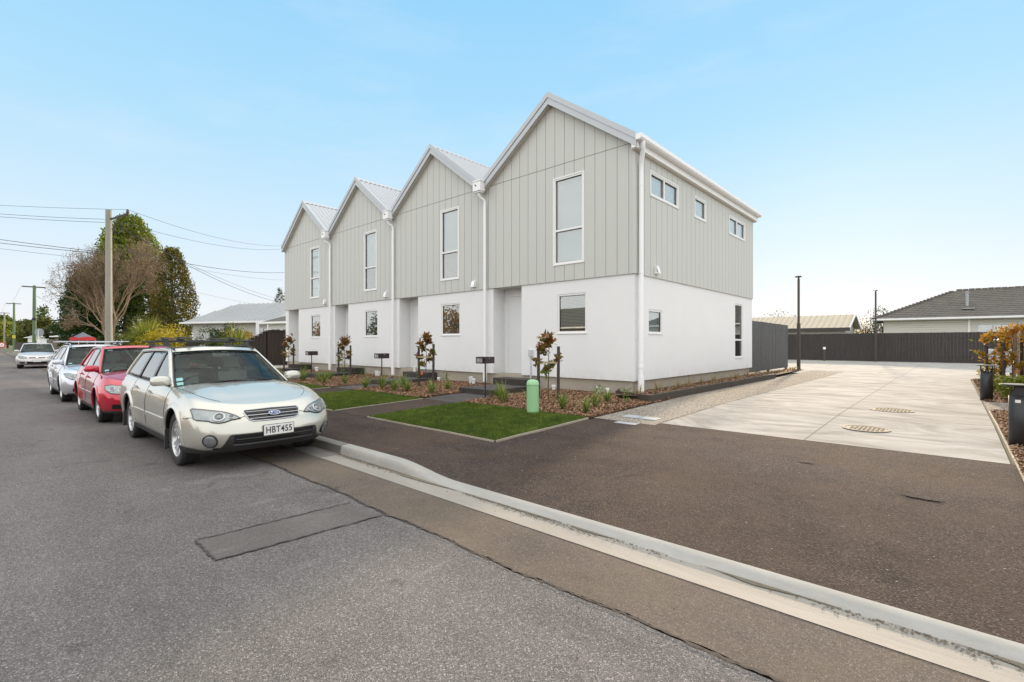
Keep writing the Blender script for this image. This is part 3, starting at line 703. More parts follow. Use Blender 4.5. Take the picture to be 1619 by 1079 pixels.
    d=MB(); d.box(r0+.02,r1-.02,-.02+.1,rd-.001,ZS-.05,ZS-.005); d.build('door_sill',M['found'],t)
    # vents, tap, meter bits
    def vent(T,a,z):
        m=MB(); tbox(m,T,a-.065,a+.065,z-.07,z+.10,0,.05); tbox(m,T,a-.075,a+.075,z-.085,z-.07,0,.10); m.quad(T(a-.065,z+.10,.05),T(a+.065,z+.10,.05),T(a+.065,z-.07,.10),T(a-.065,z-.07,.10))
        tbox(m,T,a-.065,a+.065,z-.07,z-.055,.04,.09); m.build('vent_hood',M['white'],t,bevel=.006)
    if right: vent(Tu,.98,3.17)
    else: vent(Tg,W-.42,3.17)
    if right:
        m=MB(); m.box(r1+.27,r1+.40,-.05,0,1.10,1.28); m.tube([(r1+.335,-.02,1.1),(r1+.335,-.02,.85)],.012,8); m.tube([(r1+.335,-.02,.85),(r1+.335,-.02,.3)],.018,8)
        m.build('meter_box',basic('grey_plastic',(.52,.54,.54),.5),t,bevel=.006)
    # steps (poured with the house): pad and upper step
    sx0=(-9.05,-13.20,-17.55,-21.9)[ui]-X0; sx1=sx0+1.12
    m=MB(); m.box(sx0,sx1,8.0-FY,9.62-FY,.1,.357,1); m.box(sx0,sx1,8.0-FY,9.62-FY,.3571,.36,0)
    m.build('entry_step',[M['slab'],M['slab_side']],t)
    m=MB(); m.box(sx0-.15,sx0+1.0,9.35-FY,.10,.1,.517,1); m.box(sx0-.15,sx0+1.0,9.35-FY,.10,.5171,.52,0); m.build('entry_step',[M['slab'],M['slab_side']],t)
# ================================================================= SITE OBJECTS
def T(x,y,z=None): return (x,y,gz(x,y) if z is None else z)
# planter edged with dark sleepers along the side wall
for i,(y0,y1) in enumerate(((9.02,11.4),(11.41,13.7),(13.71,15.9),(15.91,18.2))):
    m=MB(); m.box(-4.55-.03*(i%2)*0,-4.47,y0,y1,.18,.41+.006*(i%2)); tag(m.build('garden_sleeper',M['timber_dark'],bevel=.006),['dark timber sleeper edging the side planter, nearest the street','second dark sleeper from the street edging the side planter','third dark sleeper from the street edging the side planter','dark sleeper edging the side planter, furthest from the street'][i],'sleeper','sleepers edging the side planter')
m=MB(); m.add([(-4.551,9.02,.16),(-5.5,9.42,.16),(-5.5,9.50,.16),(-4.551,9.10,.16),(-4.551,9.02,.41),(-5.5,9.42,.41),(-5.5,9.50,.41),(-4.551,9.10,.41)],[(0,1,2,3),(4,7,6,5),(0,4,5,1),(2,6,7,3),(1,5,6,2),(0,3,7,4)]); tag(m.build('garden_sleeper',M['timber_dark'],bevel=.006),'short dark sleeper closing the front end of the side planter by the corner downpipe','sleeper','sleepers edging the side planter')
m=MB(); m.grid([[(-5.4,9.1,.36),(-4.55,9.1,.36)],[(-5.4,18.2,.35),(-4.55,18.2,.35)],[(-5.6,25,.30),(-5.0,25,.28)]]); tag(m.build('planter_soil',M['soil']),kind='structure')
def chips2(x0,x1,y0,y1,z,n,label):
    x=rng.uniform(x0,x1,n); y=rng.uniform(y0,y1,n); zz=z+rng.uniform(0,.03,n); L=rng.uniform(.01,.03,n)[:,None]; W=rng.uniform(.005,.012,n)[:,None]; th=rng.uniform(0,6.3,n)
    u=np.stack([np.cos(th),np.sin(th),rng.normal(0,.3,n)],1)*L; v=np.stack([-np.sin(th),np.cos(th),rng.normal(0,.3,n)],1)*W; c=np.stack([x,y,zz],1)
    return tag(npmesh('bark_mulch',np.stack([c-u-v*.6,c+u*.8-v,c+u+v*.7,c-u*.9+v],1),4,M['bark'],None,np.clip(rng.normal(.45,.27,n),0,1)),label=label,cat='bark mulch',kind='stuff')
chips2(-5.2,-4.57,9.12,18.2,.365,5000,'brown bark mulch filling the timber edged side planter')
# ---- leaf helpers
def leaves(C,size,asp=.5,droop=0,up=None,n=None,spread=1):
    """C (N,3) centres -> diamond leaves, random orientation"""
    N=len(C); d=rng.normal(0,1,(N,3)); 
    if up is not None: d=d*spread+np.asarray(up)
    d/=np.linalg.norm(d,axis=1)[:,None]+1e-9; r=rng.normal(0,1,(N,3)); s_=np.cross(d,r); s_/=np.linalg.norm(s_,axis=1)[:,None]+1e-9
    L=(size*rng.uniform(.6,1.35,N))[:,None]; 
    return np.stack([C-d*L*.5,C+s_*L*asp*.5-d*L*.05,C+d*L*.5,C-s_*L*asp*.5-d*L*.05],1)
def leafmat2(n,*c,**k): 
    m=leafmat(n,[(i/(len(c)-1),x) for i,x in enumerate(c)],**k); M[n]=m; return m
leafmat2('magnolia_leaf',(.04,.09,.014),(.14,.20,.025),(.18,.085,.028),(.24,.10,.04),(.34,.18,.06))
leafmat2('golden_leaf',(.09,.14,.018),(.22,.20,.025),(.36,.15,.02),(.46,.24,.03),(.52,.38,.06),trans=.45)
leafmat2('flax_leaf',(.06,.12,.02),(.13,.22,.035),(.24,.30,.06),(.34,.34,.12),trans=.3)
leafmat2('dry_grass',(.11,.12,.03),(.24,.20,.07),(.40,.27,.10),(.50,.36,.16))
leafmat2('conifer_leaf',(.008,.022,.006),(.03,.065,.012),(.075,.115,.018),(.16,.19,.028))
leafmat2('conifer_gold',(.022,.034,.006),(.075,.085,.012),(.17,.13,.018),(.32,.23,.03))
leafmat2('conifer_top',(.03,.055,.008),(.10,.14,.015),(.22,.25,.025),(.36,.34,.04))
leafmat2('hedge_leaf',(.016,.028,.006),(.045,.065,.012),(.10,.11,.02),(.19,.17,.035))
leafmat2('yellow_leaf',(.16,.15,.01),(.34,.28,.015),(.50,.38,.02),(.62,.5,.05))
leafmat2('oldleaf',(.07,.05,.028),(.15,.105,.055),(.23,.165,.085),(.30,.24,.14),trans=.2)
leafmat2('strap_leaf',(.03,.055,.01),(.11,.15,.02),(.24,.26,.035),(.36,.35,.06))
leafmat2('petal',(.55,.52,.5),(.75,.72,.7))
M['bark_dark']=basic('tree_bark',(.09,.065,.045),.9,var=.35,scale=6,bump=.6,fine=.25,sc=(1,1,.3))
M['bark_pale']=basic('pale_bark',(.24,.17,.115),.9,var=.3,scale=6,bump=.5,fine=.2,sc=(1,1,.3))
# ---- young staked magnolias
def staked(x,y,top,label,hs=1.0,gold=False,stakeoff=.36,n=1.0,ang=0,low=True,group='young staked trees'):
    g=gz(x,y) if y<22 else .26; t=empty('staked_tree',(x,y,g),0,label,'young tree',group); H=top-g
    rnd=random.Random(int(x*100)); m=MB(); pts=[(0,0,-.02)]
    for k in range(1,7): pts.append((rnd.uniform(-.02,.02)*k/3,rnd.uniform(-.02,.02)*k/3,H*.92*k/6))
    m.tube(pts,[.014-.0015*k for k in range(7)],7)
    tips=[(Vector(pts[-1]),.17,60)]; 
    br=[(.92,.05,0),(.84,.12,2.0),(.80,.14,4.1),(.72,.16,3.1),(.62,.22,.3),(.55,.25,3.4),(.5,.2,1.9),(.42,.22,5.1)]
    if gold: br=[(.95,.16,.2),(.88,.24,2.6),(.84,.26,3.9),(.78,.26,5.9),(.66,.28,.4),(.56,.28,3.2),(.46,.26,4.6),(.36,.26,2.0),(.30,.24,5.2)]
    for f,l,a in br:
        p=Vector((0,0,H*f*.92)); q=p+Vector((cos(a)*l,sin(a)*l,.10)); m.tube([p,p.lerp(q,.5)+Vector((0,0,-.01)),q],[.006,.005,.004],5); tips.append((q,.11 if not gold else .16,22 if not gold else 46))
    m.build('trunk',M['bark_dark'],t,smooth=True)
    V=[];var=[]
    for q,r_,c in tips:
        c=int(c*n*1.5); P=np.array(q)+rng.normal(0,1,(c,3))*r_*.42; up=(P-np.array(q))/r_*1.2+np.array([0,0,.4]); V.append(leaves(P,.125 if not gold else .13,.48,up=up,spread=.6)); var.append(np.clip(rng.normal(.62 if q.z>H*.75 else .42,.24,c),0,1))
    V=np.concatenate(V); npmesh('foliage',V,4,M['golden_leaf' if gold else 'magnolia_leaf'],t,np.concatenate(var))
    for s in (-1,1):
        m=MB(); sx,sy=cos(ang)*stakeoff*s*.5,sin(ang)*stakeoff*s*.5; hh=H*(.76 if s<0 else .80)*hs
        m.tube([(sx,sy,-.05),(sx*1.03,sy*1.03,hh)],.033,8); st=m.build('stake',M['stake'],t,smooth=True)
    m=MB(); zt=H*.56
    m.add([(-cos(ang)*stakeoff*.52,-sin(ang)*stakeoff*.52-.036,zt-.02),(cos(ang)*stakeoff*.52,sin(ang)*stakeoff*.52-.036,zt-.02),(cos(ang)*stakeoff*.52,sin(ang)*stakeoff*.52-.036,zt+.02),(-cos(ang)*stakeoff*.52,-sin(ang)*stakeoff*.52-.036,zt+.02)],[(0,1,2,3)])
    m.build('tree_tie',basic('hessian_tie',(.42,.33,.20),.9,var=.2),t,solid=.004)
    return t
staked(-6.45,8.25,1.67,'staked young tree right behind the green pillar, nearest of those in front of the row',ang=.35,stakeoff=.44)
staked(-10.75,8.3,1.73,'staked young tree with an orange tag, in front of the second townhouse from the right',ang=.35,stakeoff=.46)
staked(-16.0,8.75,1.66,'staked young tree in the bed of the third townhouse from the right',ang=.6,stakeoff=.44)
staked(-20.6,8.75,1.72,'staked young tree at the far left end of the row, against the dark fence',ang=.4,stakeoff=.5)
staked(.88,20.4,1.78,'orange-leaved young tree behind the far bollard light, left of the pair',gold=True,ang=.2,stakeoff=.30,n=.5)
staked(1.22,19.6,1.95,'taller orange-leaved young tree with twin stakes beside the brown fence',gold=True,ang=.5,stakeoff=.40,n=.62)
m=MB(); m.box(-.035,.035,-.002,.002,-.04,.05); o=m.build('tree_tag',M['orange']); o.location=(-10.84,8.22,.62); tag(o,'small orange tag hanging on the trunk of a staked tree','tag')
# ---- letterboxes
for (x,y,lb) in ((-7.62,7.5,'black letterbox on a thin post nearest the camera, in front of the rightmost townhouse'),(-12.2,7.83,'black letterbox on a post in front of the second townhouse from the right'),(-17.15,8.1,'furthest black letterbox on a post, in front of the third townhouse from the right')):
    g=gz(x,y); t=empty('letterbox',(x,y,g),R(8),lb,'letterbox','letterboxes in front of the row')
    m=MB(); z0,z1=.79,.935
    m.box(-.13,.13,-.17,.17,z0,z1); m.build('box',basic('letterbox_steel',(.045,.032,.026),.4,metal=.2,var=.15),t,bevel=.004)
    m=MB(); m.box(-.115,.115,-.178,-.171,z0+.012,z1-.012); fp=m.build('front_panel',M['trim'],t)
    m=MB(); m.box(-.10,.06,-.182,-.179,z0+.02,z1-.03); m.build('reflective_plate',basic('worn_plate',(.32,.31,.33),.3,metal=.5,var=.4,scale=14),t)
    m=MB(); m.lathe([(0,.006),(.022,.006),(.024,0)],Matrix.Translation((-.05,-.183,z0+.07))@Matrix.Rotation(R(90),4,'X'),20); m.build('lock',M['chrome'],t)
    m=MB(); m.tube([(0,0,-.1),(0,0,z0)],.016,8); m.build('post',M['black'],t,smooth=True)
    m=MB(); m.lathe([(0,0),(.012,0),(.012,.004)],Matrix.Translation((.131,-.02,z1-.03))@Matrix.Rotation(R(90),4,'Y'),12); m.build('rivet',M['alloy'],t)
# ---- green utility pillar
t=empty('utility_pillar',(-5.56,6.66,gz(-5.5,6.6)),0,'pale green round-topped utility pillar standing at the edge of the near lawn','utility pillar')
m=MB(); pr=[(.108,-.05),(.108,.50),(.112,.505),(.112,.52),(.106,.56),(.085,.588),(.04,.602),(0,.604)]; m.lathe(pr[:2],n=32); m.build('body',basic('green_plastic',(.28,.52,.27),.5,var=.06,scale=6,bump=.1),t,smooth=True)
m=MB(); m.lathe(pr[2:],n=32); m.lathe([(.108,.502),(.112,.505)],n=32); m.build('cap',basic('green_plastic_cap',(.31,.55,.30),.5,var=.06),t,smooth=True)
m=MB(); m.lathe([(0,.004),(.006,.003),(.006,0)],Matrix.Translation((-.07,-.085,.06))@Matrix.Rotation(R(90),4,'X'),10); m.build('lock',M['ink'],t)
# ---- white inspection pipes
PC=[(-6.06,9.62,.22,'left of the two white pipe stubs near the corner of the rightmost townhouse'),(-5.76,9.50,.20,'right of the two white pipe stubs near the corner of the rightmost townhouse'),(-7.35,9.62,.17,'white pipe stub behind the nearest staked tree'),
 (-10.35,9.6,.24,'left of the white pipe stubs beside the step of the rightmost townhouse'),(-10.12,9.5,.20,'shorter white pipe stub beside the step of the rightmost townhouse'),(-11.8,9.6,.15,'low white pipe stub in the middle of the second bed'),
 (-15.3,9.6,.22,'left white pipe stub beside the step of the second townhouse from the right'),(-15.0,9.5,.2,'right white pipe stub beside the step of the second townhouse from the right'),(-13.1,9.65,.45,'tall white pipe against the wall behind a staked tree'),
 (-19.9,9.6,.2,'left white pipe stub in the bed by the far townhouse'),(-19.6,9.5,.2,'right white pipe stub in the bed by the far townhouse'),(-16.8,9.6,.16,'white pipe stub by the second staked tree from the left')]
for x,y,h,lb in PC:
    t=empty('inspection_pipe',(x,y,.24),0,lb,'pipe','white drain pipe stubs'); m=MB(); m.lathe([(.045,-.06),(.045,h-.05)],n=18); m.build('pipe',M['pipe'],t,smooth=True)
    m=MB(); m.lathe([(.047,h-.05),(.058,h-.045),(.058,h),(.05,h+.006),(.05,h-.008),(0,h-.008)],n=18); m.build('socket_cap',M['pipe'],t,smooth=True,ang=30)
m=MB(); m.tube([(-5.35,9.3,.2),(-5.35,9.3,.46)],.03,8); tag(m.build('timber_peg',M['timber_dark']),'short dark timber peg beside the white pipe stubs at the corner','peg')
# ---- flax and small plants
def flax(x,y,r,n,label,mat='flax_leaf',name='flax_plant',group='young flax clumps in the bark beds',z=None,wd=.010,cat='plant'):
    V=[];var=[]; g=(gz(x,y) if z is None else z)
    for i in range(n):
        a=random.uniform(0,2*pi); L=r*random.uniform(.6,1.25); le=random.uniform(.15,.95); P=[]
        d=np.array([cos(a),sin(a),0]); s_=np.array([-sin(a),cos(a),0])*wd*random.uniform(.6,1.2)
        for k in range(6):
            u=k/5; P.append(np.array([0,0,0])+d*L*le*u*(.55+.45*u)+np.array([0,0,L*(1.05*u-.75*le*u*u*u)])) 
        vv=random.random()
        for k in range(5):
            w0=(1-(k/5)**2); w1=(1-((k+1)/5)**2); V.append([P[k]-s_*w0,P[k]+s_*w0,P[k+1]+s_*w1,P[k+1]-s_*w1]); var.append(min(1,max(0,vv+.08*k-.1)))
    o=npmesh(name,np.array(V),4,M[mat],None,var); o.location=(x,y,g); return tag(o,label,cat,group)
def sapling(x,y,h,label,z=None):
    g=gz(x,y) if z is None else z; t=empty('leafy_sapling',(x,y,g),0,label,'plant','small leafy saplings against the wall'); m=MB(); m.tube([(0,0,0),(.01,.01,h)],[.006,.003],5); m.build('stem',M['bark_dark'],t)
    n=int(70*h/.3); P=np.stack([rng.normal(0,.055,n),rng.normal(0,.055,n),rng.uniform(.15,1.05,n)*h],1); npmesh('foliage',leaves(P,.05,.55,up=(0,0,.5)),4,M['flax_leaf'],t,np.clip(rng.normal(.35,.2,n),0,1))
FL=[(-7.25,7.55,.30,'beside the post of the nearest letterbox'),(-6.75,7.15,.34,'between the nearest letterbox and the green pillar'),(-6.35,7.55,.30,'just left behind the green pillar'),(-5.3,7.2,.28,'just right of the green pillar'),(-4.95,7.75,.30,'at the front right of the nearest bed'),(-4.75,7.15,.24,'at the lawn corner of the nearest bed'),(-5.15,8.5,.26,'in front of the two corner pipe stubs'),
 (-9.25,7.3,.30,'right of the second staked tree near the path'),(-9.6,8.1,.24,'behind the path edge in the second bed'),(-10.5,7.1,.32,'at the lawn edge in the middle of the second bed'),(-11.2,7.2,.36,'at the left end of the second bed near its letterbox'),(-11.7,7.0,.32,'beside the second letterbox post'),(-11.0,7.7,.34,'bright tall clump behind the others in the second bed'),(-10.1,7.2,.3,'in the right half of the second bed'),
 (-13.3,7.3,.3,'at the right end of the third bed'),(-14.0,7.0,.34,'in the right half of the third bed'),(-14.7,7.2,.34,'in the middle of the third bed'),(-15.4,7.0,.34,'left of the middle of the third bed'),(-16.0,7.2,.34,'at the left end of the third bed'),(-15.2,7.8,.34,'behind the front row in the third bed'),(-16.6,7.5,.3,'beside the third letterbox'),
 (-18.0,7.3,.3,'at the right end of the far bed'),(-19.0,7.2,.3,'in the middle of the far bed'),(-20.0,7.3,.3,'at the left end of the far bed')]
for x,y,r_,lb in FL: flax(x,y,r_*1.4,70 if x>-13 else 50,'young green flax clump '+lb)
for x,y,h,lb in ((-5.95,9.45,.26,'leafy sapling at the wall left of the corner pipe stubs'),(-4.85,8.75,.30,'yellow-green leafy sapling in front of the planter corner'),(-11.1,9.3,.34,'leafy sapling at the wall left of the rightmost townhouse pipes'),(-12.4,9.3,.34,'leafy sapling at the wall near a staked tree in the second bed'),(-15.7,9.3,.36,'leafy sapling at the wall in the third bed'),(-17.0,9.2,.4,'leafy sapling right of the third townhouse step'),(-20.3,9.3,.3,'leafy sapling at the wall in the far bed')): sapling(x,y,h,lb,.24)
k=0
for i in range(26):
    y=9.35+i*.34+random.uniform(-.1,.1); x=random.uniform(-5.12,-4.75)
    flax(x,y,random.uniform(.22,.34),16,'thin dry grass tuft growing in the timber edged planter along the side wall','dry_grass','grass_tuft','dry grass tufts in the side planter',z=.36,wd=.0035)
for i in range(22):
    y=18.6+i*.27; x=random.uniform(-5.25,-4.95)+.0
    flax(x,y,random.uniform(.14,.24),18,'low grassy tuft at the foot of the grey fence by the lamp post','dry_grass','grass_tuft','low tufts at the foot of the grey fence',z=.28,wd=.006)
# right-hand shrub
def bush(name,x,y,rx,ry,rz,n,size,mat,label,z0=None,cat='shrub',group=None,asp=.5,lumps=9,z=None,varc=.45,core=True):
    g=(gz(x,y) if z is None else z); o_=[]; P=[]
    cs=[(random.gauss(0,.42),random.gauss(0,.42),random.uniform(.25,.8),random.uniform(.35,.6)) for _ in range(lumps)]
    for (a,b,c,r_) in cs:
        m_=n//lumps; d=rng.normal(0,1,(m_,3)); d/=np.linalg.norm(d,axis=1)[:,None]; rr=r_*rng.uniform(.55,1.06,m_)[:,None]; P.append(np.array([a,b,c*1.1])+d*rr*np.array([1,1,.8]))
    P=np.concatenate(P); P=P[P[:,2]>0.02]; P[:,2]=np.minimum(P[:,2],1.25); nz=np.clip(P[:,2],0,1.2); P=P*np.array([rx,ry,rz*.8])
    t=empty(name,(x,y,g),0,label,cat,group)
    npmesh('foliage',leaves(P,size,asp),4,M[mat],t,np.clip(rng.normal(varc,.2,len(P)),0,1))
    m=MB()
    for k in range(5):
        a=k*1.3; m.tube([(0,0,-.05),(cos(a)*rx*.2,sin(a)*ry*.2,rz*.35),(cos(a)*rx*.45,sin(a)*ry*.45,rz*.7)],[.03*rz+.004,.02*rz,.008],5)
    m.build('stem',M['bark_dark'],t); return t
bush('shrub',.98,14.5,.42,.42,.55,2600,.055,'strap_leaf','round green shrub at the foot of the orange-leaved trees, right of the far bollard light')
bush('shrub',.82,21.0,.28,.28,.5,700,.07,'yellow_leaf','low yellow-green shrub behind the far bollard light',varc=.35)
# ---- bollard lights
lerp_=lambda a,b,t:a+(b-a)*t
for (x,y,lb) in ((.50,14.1,'black cylindrical bollard light further up the driveway, in front of the orange-leaved trees'),(.575,8.24,'black cylindrical bollard light nearest the street at the right edge of the picture')):
    g=gz(x,y); t=empty('bollard_light',(x,y,g),0,lb,'bollard light','bollard lights along the driveway'); r_=.098
    m=MB(); ax_=R(-90) if y>10 else R(180); ZC=.60
    m.grid([[(r_*cos(2*pi*k/40),r_*sin(2*pi*k/40),zz) for k in range(41)] for zz in (0,.3,ZC)])
    for s2 in (0,1):
        rows=[]
        for q in range(11):
            zz=ZC+(.715-ZC)*q/10; w_=R(62)*math.sqrt(min(1,(q/10)/.75)); a0=ax_+s2*pi+w_; a1=ax_+(s2+1)*pi-w_; rows.append([(r_*cos(lerp_(a0,a1,k/20)),r_*sin(lerp_(a0,a1,k/20)),zz) for k in range(21)])
        m.grid(rows)
    m.build('body',M['black'],t,smooth=True,solid=.006)
    m=MB(); m.lathe([(0,.712),(.085,.712),(.16,.724),(.165,.732),(.16,.738),(0,.742)],n=40); m.build('cap',M['black'],t,smooth=True,ang=30)
    m=MB(); m.lathe([(0,.57),(.088,.57),(.088,.575),(0,.575)],n=28); m.build('lamp_tray',basic('warm_lens',(.5,.42,.3),.3),t)
    if y<10:
        m=MB(); a0=R(-118)
        m.grid([[((r_+.002)*cos(a0+.16*j),(r_+.002)*sin(a0+.16*j),zz) for j in range(4)] for zz in (.525,.56)]); m.build('label_plate',M['plate'],t)
m=MB(); 
for k in range(6): m.add([(.60+.05*cos(k*1.05+j*.5)*(1+j),7.55+.05*sin(k*1.05)*(1+j),.235+.01*j) for j in range(3)],[(0,1,2)])
tag(m.build('orange_leaf',M['orange']),'small bright orange scrap lying on the bark below the near bollard light','litter')
m=MB(); m.box(.50,.62,8.0,8.08,.225,.25); tag(m.build('white_stone',M['plate'],bevel=.01),'small white block at the foot of the near bollard light','block')
# ---- lamp posts
def lamp_post(x,y,h,lb,head=.28):
    t=empty('lamp_post',(x,y,.26),0,lb,'lamp post','slim lamp posts round the rear yard'); m=MB(); m.tube([(0,0,0),(0,0,h*.5)],.075,14); m.tube([(0,0,h*.5),(0,0,h-.1)],.05,14); m.build('pole',M['pole'],t,smooth=True,ang=40)
    m=MB(); m.box(-.12,.12,-.12,.12,0,.02); m.tube([(0,0,.02),(0,0,.06)],.09,14); m.build('base_plate',M['pole'],t)
    m=MB(); m.tube([(0,0,h-.12),(0,0,h)],.035,12); m.lathe([(0,h-.03),(head*.5,h-.02),(head*.55,h+.0),(head*.45,h+.03),(0,h+.05)],n=24); m.build('lamp_head',M['pole'],t,smooth=True,ang=40)
M['pole']=basic('lamp_post_paint',(.05,.042,.038),.45,var=.15)
lamp_post(-5.12,24.6,4.15,'taller slim dark lamp post at the end of the grey fence')
lamp_post(-3.75,39.1,4.6,'slim dark lamp post standing against the back fence',.22)
t=empty('bollard_light',(-6.5,38.6,.26),0,'small pale-topped bollard light by the back fence','bollard light','bollard lights along the driveway')
m=MB(); m.tube([(0,0,0),(0,0,.78)],.08,12); m.build('body',M['pole'],t,smooth=True); m=MB(); m.tube([(0,0,.781),(0,0,.93)],.085,12); m.build('lamp_head',M['white'],t,smooth=True)
# ---- paling fences
def fence(name,p0,p1,z0,z1a,z1b,label,mat,bw=.15,cap=False,posts=None,gap=.006,th=.02,cat='fence',side=1,zb=None):
    L=math.hypot(p1[0]-p0[0],p1[1]-p0[1]); a=math.atan2(p1[1]-p0[1],p1[0]-p0[0]); t=empty(name,(p0[0],p0[1],0),a,label,cat)
    m=MB(); n=int(L/bw)
    for i in range(n):
        x0=i*L/n; x1=(i+1)*L/n-gap; u=(x0+x1)/2/L; zt=z1a+(z1b-z1a)*u; j=random.uniform(-.004,.004); zt+=random.uniform(-.006,.006)
        m.box(x0,x1,-th/2+j,th/2+j,z0,zt)
    m.build('palings',mat,t)
    m=MB(); r0=side*(-th/2-.025)
    for f in (.18,.82):
        zz=z0+(min(z1a,z1b)-z0)*f; m.box(0,L,min(r0,r0+side*.022),max(r0,r0+side*.022),zz-.045,zz+.045)
    m.build('rail',mat,t)
    k=max(1,int(L/2.4)) if posts is None else posts
    for i in range(k+1):
        m=MB(); x=L*i/k; zt=(z1a+(z1b-z1a)*i/k)-.03; m.box(x-.05,x+.05,min(side*-.12,side*-.03),max(side*-.12,side*-.03),z0-.2,zt); m.build('post',mat,t)
    if cap:
        m=MB(); m.add([(0,-.05,z1a),(L,-.05,z1b),(L,.05,z1b),(0,.05,z1a),(0,-.05,z1a+.035),(L,-.05,z1b+.035),(L,.05,z1b+.035),(0,.05,z1a+.035)],[(0,3,2,1),(4,5,6,7),(0,1,5,4),(2,3,7,6),(1,2,6,5),(0,4,7,3)]); m.build('cap',mat,t)
    return t
def wood(name,c,dk=.5,gr=12,bl=.3):
    t=NT(name); vec=t.coords((8,8,.5)); v2=t.coords((6.6,6.6,.02)); a=t.noise(3,5,.65,vec); b=t.noise(1,2,.5,v2); hi=t.noise(22,4,.6,t.coords((3,3,.3)))
    a=t.ramp(a,[(.32,.15),(.68,1)]); f=t.math('ADD',t.math('ADD',.45,t.math('MULTIPLY',a,.55)),t.math('ADD',t.math('MULTIPLY',b,.35),t.math('MULTIPLY',t.math('SUBTRACT',hi,.5),bl)))
    return t.bsdf(Base_Color=t.mix(1,c,t.n('CombineColor',{0:f,1:f,2:f}).outputs[0],'MULTIPLY'),Roughness=.85,Normal=t.bump(hi,.3,.01))
M['fence_dark']=wood('dark_stained_paling',(.046,.040,.038),bl=.8); M['fence_grey']=wood('grey_weathered_paling',(.095,.094,.094),bl=1.6); M['fence_brown']=wood('brown_raw_paling',(.25,.16,.10)); M['fence_choc']=wood('chocolate_paling',(.038,.026,.020)); M['fence_old']=wood('old_grey_brown_fence',(.16,.13,.10),bl=.5)
fence('paling_fence',(-5.40,18.42),(-5.42,24.0),.40,2.27,2.24,'weathered grey vertical paling fence at the back corner of the rightmost townhouse',M['fence_grey'],bw=.2,side=-1)
fence('back_fence',(-14,39.65),(9,39.65),.26,2.10,2.12,'long dark stained paling fence across the back of the concrete yard',M['fence_dark'],bw=.16,side=-1,gap=.002)
fence('side_fence',(1.60,23.8),(1.60,9.0),.26,2.05,2.0,'raw brown paling fence at the right edge behind the orange-leaved trees',M['fence_brown'],bw=.15,side=1)
f=fence('capped_fence',(-27.0,9.15),(-27.0,10.3),.24,1.45,2.10,'raked dark brown capped fence panel stepping down towards the street',M['fence_choc'],bw=.19,cap=True,posts=1,side=-1)
f=fence('capped_fence',(-27.0,10.35),(-27.0,20.0),.24,2.12,2.12,'tall dark brown capped fence running back beside the far townhouse',M['fence_choc'],bw=.19,cap=True,posts=4,side=-1)
t=empty('utility_cabinet',(1.28,24.6,.26),0,'pale grey utility cabinet behind the orange-leaved trees','cabinet'); m=MB(); m.box(-.35,.30,-.15,.15,.15,.98); m.build('body',basic('cab_grey',(.55,.58,.64),.5),t,bevel=.01); m=MB(); m.box(-.32,-.03,-.16,-.151,.2,.93); m.box(.0,.27,-.16,-.151,.2,.93); m.build('door',basic('cab_grey2',(.5,.53,.6),.5),t); m=MB(); m.box(-.30,-.22,-.1,.1,0,.15); m.box(.18,.25,-.1,.1,0,.15); m.build('leg',M['pole'],t)
# ================================================================= POLES + WIRES
M['polewood']=basic('weathered_pole',(.30,.29,.24),.9,var=.3,scale=2.5,bump=.6,bscale=30,fine=.25,sc=(3,3,.25))
M['polegreen']=basic('mossy_green_pole',(.13,.19,.10),.9,var=.35,scale=2.5,bump=.6,bscale=30,fine=.2,sc=(3,3,.3))
def power_pole(x,y,h,r0,r1,mat,label,arm=0,armang=0):
    t=empty('power_pole',(x,y,.1),0,label,'power pole','timber power poles along the street'); m=MB(); m.tube([(.04*h/8,0,0),(.0,0,h*.3),(.02,0,h*.65),(0.0,0,h)],[r0,r0*.93,r0*.85,r1],14); m.tube([(0,0,h),(0,0,h+.03)],[r1,r1*.6],14); m.build('pole',mat,t,smooth=True)
    return t
pp=power_pole(-29.9,4.2,7.72,.155,.125,M['polewood'],'nearest weathered grey power pole, rising behind the parked cars')
m=MB(); m.box(-.04,.04,-.02,.72,-.045,.045,M=Matrix.Translation((.12,.08,7.28))@Matrix.Rotation(R(30),4,'X')); m.build('crossarm',M['darkmetal'],pp)
m=MB(); m.lathe([(0,0),(.05,0),(.07,.06),(.05,.10),(.06,.15),(.03,.2),(0,.2)],Matrix.Translation((.12,.70,7.68)),14); m.build('insulator',basic('insulator',(.10,.06,.04),.3),pp,smooth=True)
m=MB()
for k in range(4): m.tube([(.16,.15+.12*k,7.2),(.22,.2+.1*k,6.95-.08*k),(.17,.18,6.6)],.016,5)
m.build('cable_loop',M['ink'],pp)
pole_rest=[]
for (x,h,mat,lb) in ((-75.5,7.75,M['polegreen'],'second power pole down the street, mossy green with a dark band'),(-121,8.4,M['polegreen'],'third power pole down the street, with a yellow band'),(-167,8.7,M['polewood'],'furthest pale power pole down the street')):
    p=power_pole(x,4.2,h,.19,.135,mat,lb); m=MB(); m.box(-.06,.06,-1.0,.9,h-.22,h-.10); m.build('crossarm',M['darkmetal'],p)
    if x==-75.5:
        m=MB(); m.lathe([(.205,3.9),(.207,4.15)],n=14); m.build('band',M['ink'],p)
    if x==-121:
        m=MB(); m.lathe([(.215,2.2),(.215,2.75)],n=14); m.build('band',basic('yellow_band',(.6,.5,.03),.5),p)
def wire(p,q,sag,r,label,n=18):
    p,q=Vector(p),Vector(q); m=MB(); pts=[]
    for i in range(n+1):
        u=i/n; a=p.lerp(q,u); a.z-=sag*4*u*(1-u); pts.append(a)
    m.tube(pts,r*.75,5,cap=False); o=m.build('overhead_wire',M['ink']); return tag(o,label,'wire','overhead wires')
top=(-29.78,4.90,7.96)
def off(u,v,d): return onD(u,v,d)
